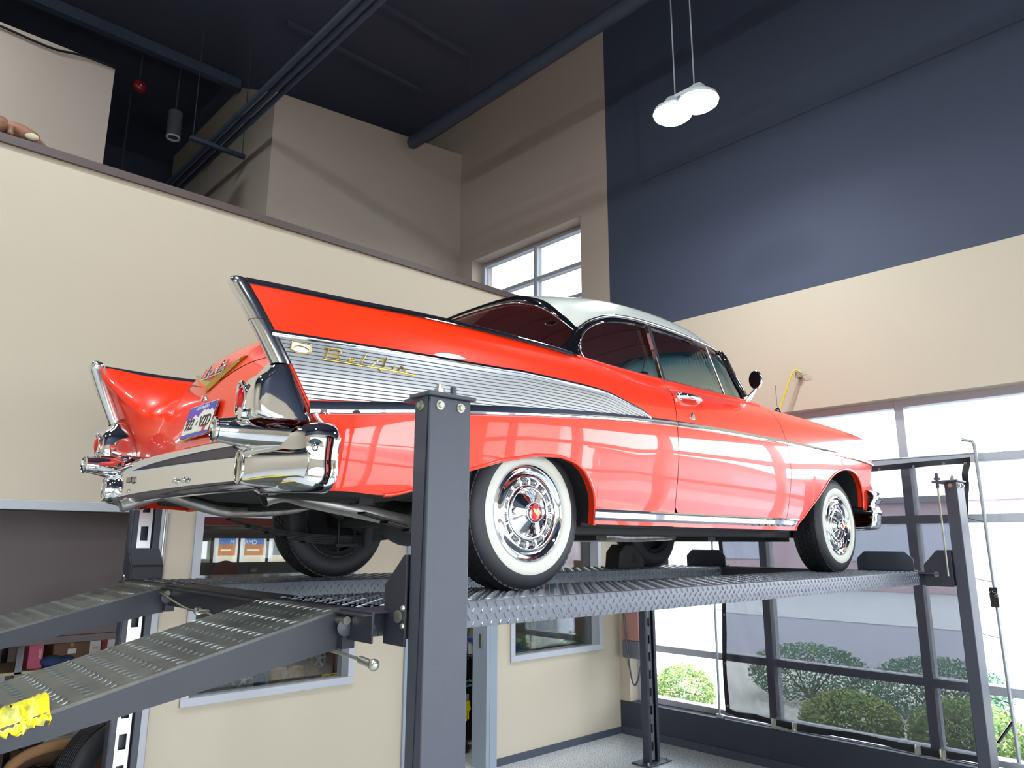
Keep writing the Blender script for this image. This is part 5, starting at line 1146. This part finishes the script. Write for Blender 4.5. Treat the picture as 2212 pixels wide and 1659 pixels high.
# bottles behind window 2
t = emp('counter', (3.3, 2.45, FZ), 'dark counter behind the right interior window', 'counter')
MB().box(2.86, 4.1, YW+.17, 2.66, -.875, -.846).build('counter_top', CBLK, t, bevel=.004); MB().box(2.90, 4.05, 2.35, 2.64, FZ, -.875).build('cabinet_body', DKG, t)
def bottle(x, y, z, r, h, body, trig, label):
    e = emp('spray_bottle', (x, y, z), label, 'bottle', 'spray bottles behind the glass')
    MB().lathe((x, y, z), (0, 0, 1), [(0, 0), (r, .002), (r, h*.55), (r*.75, h*.72), (r*.38, h*.85), (r*.36, h)], 16).build('bottle_body', body, e, smooth=50)
    MB().obox((x+.012, y, z+h+.022), (.036, 0, -.004), (0, .010, 0), (.002, 0, .014)).tube([(x, y, z+h-.005), (x, y, z+h+.02)], .012, 10).build('spray_head', trig, e, bevel=.005)
    MB().tube([(x+.028, y, z+h+.01), (x+.036, y, z+h-.025), (x+.028, y, z+h-.045)], .005, 6).build('trigger', trig, e)
    return e
GRN = mat('bottle_green', (30, 150, 90), .3); BLU = mat('bottle_blue', (36, 84, 190), .3); LIME = mat('trigger_lime', (120, 200, 90), .35); ORJ = mat('jar_orange', (226, 120, 60), .4)
bottle(2.905, 2.34, -.845, .026, .10, GRN, LIME, 'green spray bottle with lime head, leftmost behind the right interior window')
bottle(2.965, 2.31, -.845, .033, .105, BLU, WHITE, 'blue spray bottle with white head behind the right interior window')
bottle(3.03, 2.33, -.845, .026, .13, GRN, mat('trigger_pale_green', (150, 210, 140), .35), 'green spray bottle with pale head beside the yellow-lidded jar')
def jar(x, y, r, h, m1, label, cat='jar'):
    e = emp('jar', (x, y, -.845), label, cat)
    MB().lathe((x, y, -.845), (0, 0, 1), [(0, 0), (r, .001), (r, h*.72), (0, h*.72)], 20).build('jar_body', m1, e, smooth=40)
    MB().lathe((x, y, -.845+h*.72), (0, 0, 1), [(r*1.04, 0), (r*1.06, h*.26), (r*.98, h*.28), (0, h*.28)], 20).build('lid', mat('lid_yellow', (236, 206, 40), .35), e, smooth=40)
    MB().lathe((x, y, -.845), (0, 0, 1), [(r*1.005, h*.08), (r*1.005, h*.40)], 20).build('label_band', ORJ if m1 is WHITE else WHITE, e)
jar(3.075, 2.38, .026, .10, ORJ, 'orange jar with yellow lid half hidden behind the green bottle'); jar(3.135, 2.31, .045, .095, WHITE, 'white jar with orange label and yellow lid behind the right interior window')
t = emp('display_rack', (4.4, 3.3, FZ), 'glass-fronted rack with white frame seen through the right interior window', 'rack')
for x_ in (3.58, 4.15): MB().box(x_-.012, x_+.012, 2.70, 2.73, FZ, .3).build('upright', WHITE, t)
for z_ in (-.92, -.72, -.5, -.25, .0): MB().box(3.58, 4.15, 2.70, 3.1, z_-.008, z_).build('shelf', WHITE, t)
cols = [((190, 186, 120), 'yellow'), ((52, 116, 110), 'teal'), ((200, 200, 190), 'white'), ((180, 150, 100), 'tan'), ((46, 88, 160), 'blue')]
for zi, (z_, hh, where) in enumerate(((-.72, .15, 'upper'), (-.92, .13, 'lower'), (-.5, .17, 'third'), (-.25, .17, 'top'))):
    for i in range(5):
        c_, cn = cols[(i+zi) % 5]; x_ = 3.64+i*.10
        e = emp('tin', (x_, 2.82, z_), '%s cleaning tin, %s from the left on the %s shelf of the white rack' % (cn, ('first', 'second', 'third', 'fourth', 'fifth')[i], where), 'tin', 'tins on the white rack')
        MB().lathe((x_, 2.82, z_), (0, 0, 1), [(0, 0), (.036, .001), (.036, hh*.8), (.02, hh*.9), (.018, hh), (0, hh)], 16).build('tin_body', mat('tin_'+cn, c_, .4), e, smooth=40)
carton(3.20, 3.34, 2.52, 2.64, -.796, -.70, CWH, 'white carton with a curved black mark, upper of two behind the counter window', '(a)', INKK, .05)
carton(3.21, 3.35, 2.52, 2.64, -.845, -.798, CWH, 'flat white carton, lower of two behind the counter window')

# cart in the doorway
t = emp('cleaning_cart', (2.66, 2.72, FZ), 'black upright cleaning cart standing inside the doorway', 'cart')
MB().box(2.52, 2.82, 2.62, 2.9, FZ+.07, -.86).build('cart_body', BLKP, t, bevel=.03)
for x_ in (2.57, 2.77): MB().lathe((x_, 2.60, FZ+.045), (0, 1, 0), [(.0, -.01), (.03, -.01), (.044, 0), (.044, .02), (.0, .02)], 18).build('caster', UNDER, t, smooth=40)
MB().tube([(2.74, 2.60, -1.62), (2.74, 2.60, -.9)], .008, 8).build('side_rail', CHROME2, t)
CY = mat('decal_cyan', (120, 190, 220), .4)
text_mesh('decal', 'Perfect\nGear', .040, CY, t, frame((2.615, 2.616, -1.10), (1, 0, 0), (0, 0, 1)), ext=.0005)
for (x_, m1, m2, lab) in ((2.54, WHITE, mat('head_red', (200, 40, 50), .35), 'clear spray bottle with red head on the cleaning cart, leftmost'), (2.62, BLU, BLU, 'blue spray bottle standing tallest on the cleaning cart'), (2.69, WHITE, BLU, 'white spray bottle with blue head on the cleaning cart'), (2.75, mat('bottle_red', (206, 60, 50), .35), WHITE, 'red spray bottle at the right of the cleaning cart')):
    e = bottle(x_, 2.70, -.858, .030, .11 if x_ != 2.62 else .16, m1, m2, lab); e['group'] = 'spray bottles on the cleaning cart'
YG = mat('yellow_rubber', (232, 222, 20), .4)
t = emp('rubber_gloves', (2.565, 2.60, -1.45), 'yellow rubber glove with grey cuff hanging fingers down on the cleaning cart', 'gloves')
MB().box(2.52, 2.60, 2.590, 2.612, -1.25, -1.19).build('cuff', mat('cuff_grey', (130, 134, 144), .6), t, bevel=.008)
gm = MB().box(2.515, 2.605, 2.588, 2.614, -1.34, -1.25)
for k in range(4): gm.tube([(2.527+.022*k, 2.60, -1.33), (2.526+.0235*k, 2.60, -1.41-.012*(k in (1, 2)))], [.011, .008], 8)
gm.tube([(2.60, 2.60, -1.28), (2.618, 2.60, -1.33)], [.012, .009], 8); gm.build('glove', YG, t, smooth=60)

# ------------------------------------------------------------------ outside
GZ = -1.95
struct('ground', MB().box(-40, 60, -60, 90, GZ-.12, GZ-.06).box(4.6, 21, -40, 60, GZ-.1, GZ), mat('outside_gravel', (205, 200, 190), .9, noise=(30, (150, 142, 130), .4, .7)))
struct('outside_road', MB().box(11.5, 19, -40, 60, GZ, GZ+.02), mat('outside_asphalt', (140, 138, 146), .9))
GRS = mat('outside_grass', (172, 170, 172), .9, noise=(3, (150, 166, 146), .55, .7))
struct('outside_lawn', MB().box(19, 33, -40, 80, GZ-.05, GZ+.05), GRS)
t = emp('brick_building', (36, 10, GZ), 'long low pinkish building across the road seen through the mesh screen', 'building')
MB().box(34, 42, -30, 70, GZ, 2.0).build('wall', mat('building_pink_brick', (184, 162, 168), .9, noise=(1, (170, 146, 152), .4, .7)), t)
MB().box(33.7, 42.3, -30.3, 70.3, 2.0, 2.25).build('roof_edge', mat('building_roof', (110, 108, 112), .8), t)
for k in range(9): MB().box(33.95, 34.02, -20+k*9, -15+k*9, -.6, 1.0).build('window', GRYB if 0 else mat('building_glass', (172, 176, 190), .2), t)
LEAF = mat('leaf_green', (112, 148, 74), .6, noise=(8, (170, 176, 96), .45, .6)); LEAF2 = mat('leaf_blue_green', (70, 112, 84), .6, noise=(8, (104, 140, 96), .45, .6)); STEM = mat('stem_brown', (90, 72, 54), .8)
def bush(x, y, rx, rz, n, m, label, seed):
    rn = random.Random(seed); t = emp('bush', (x, y, GZ), label, 'bush', 'bushes outside the window'); lf = MB()
    for _ in range(n):
        a = rn.uniform(0, 2*pi); b = math.acos(rn.uniform(-.85, 1)); r = rn.uniform(.55, 1)**.5
        c = Vector((x+rx*r*math.sin(b)*math.cos(a), y+rx*.95*r*math.sin(b)*math.sin(a), GZ+rz*.47+rz*.55*r*math.cos(b)))
        d = Vector((rn.uniform(-1, 1), rn.uniform(-1, 1), rn.uniform(-.3, 1))).normalized(); u = d.orthogonal().normalized()*rn.uniform(.010, .018); L = rn.uniform(.03, .055)
        lf.add([c-d*L*.5, c+u, c+d*L*.5, c-u], [(0, 1, 2, 3)])
    lf.build('foliage', m, t, kind='stuff', weld=False)
    for k in range(6):
        a = k*1.05; MB().tube([(x, y, GZ-.02), (x+rx*.3*math.cos(a), y+rx*.3*math.sin(a), GZ+rz*.4), (x+rx*.6*math.cos(a), y+rx*.6*math.sin(a), GZ+rz*.8)], [.014, .010, .004], 6).build('stem', STEM, t)
bush(6.3, 2.75, .42, .62, 4200, LEAF, 'yellow-green bush outside the clear pane left of the mesh screen', 1)
bush(6.2, .62, .54, .60, 6500, LEAF, 'yellowish bush low behind the left half of the mesh screen', 2)
bush(6.3, -.45, .54, .66, 6500, LEAF, 'yellowish bush low behind the right half of the mesh screen', 3)
bush(6.0, -1.48, .50, .85, 6500, LEAF2, 'blue-green bush outside at the far right edge beyond the screen', 4)
bush(8.6, 2.2, .86, .72, 5200, LEAF2, 'dark green shrub further out behind the left of the mesh screen', 5)
bush(8.4, .45, .86, .74, 5200, LEAF2, 'dark green shrub further out behind the middle of the mesh screen', 6)
bush(8.4, -1.3, .86, .74, 5200, LEAF2, 'dark green shrub further out behind the right of the mesh screen', 7)

# wheel chock behind the far front wheel
t = emp('wheel_chock', lw(2.42, .64, .0), 'black rubber wheel chock wedged behind the far front wheel on the lift', 'chock')
for yy_ in (.56, .70): turn(MB().prism([(2.27, yy_, .001), (2.57, yy_, .001), (2.575, yy_, .05), (2.44, yy_, .175), (2.34, yy_, .178), (2.28, yy_, .12)], (0, .02, 0)))
def cw(x, y, z): return lw(x, y, z)
outer = [(2.27, .0015), (2.57, .0015), (2.578, .05), (2.47, .175), (2.35, .178), (2.285, .12)]; inn = [(2.41, .045), (2.50, .045), (2.445, .115)]
m = MB()
m.prism([lw(x, .57, z) for x, z in outer], Vector(lw(0, .14, 0))-Vector(lw(0, 0, 0))); m.build('chock_body', mat('black_rubber_block', (30, 30, 32), .7, bump=(60, .2)), t, bevel=.008)
MB().prism([lw(x, .5685, z) for x, z in inn], Vector(lw(0, .004, 0))-Vector(lw(0, 0, 0))).build('chock_recess', DARK, t)

# unseen ceiling lights added to brighten the things in the storeroom
for x_, lab in ((.7, 'unseen slim white ceiling light added to brighten the storeroom above the left window'), (-1.0, 'unseen slim white ceiling light added to brighten the storeroom above the wide opening'), (3.4, 'unseen slim white ceiling light added to brighten the storeroom above the right window')):
    t = emp('added_ceiling_light', (x_, 3.2, 1.40), lab, 'lamp')
    MB().box(x_-.5, x_+.5, 3.12, 3.28, 1.41, 1.448).build('fitting', WHITE, t, bevel=.006)
    MB().box(x_-.48, x_+.48, 3.14, 3.26, 1.40, 1.41).build('diffuser', mat('diffuser_glow', (1, 1, 1), .5, emit=(1, .97, .92, 4)), t)
    l = bpy.data.lights.new('storeroom_fill_light', 'AREA'); l.shape = 'RECTANGLE'; l.size = .9; l.size_y = .1; l.energy = 9; l.color = (1, .96, .9)
    lo = bpy.data.objects.new('storeroom_fill_light', l); COL.objects.link(lo); lo.location = (x_, 3.2, 1.39)
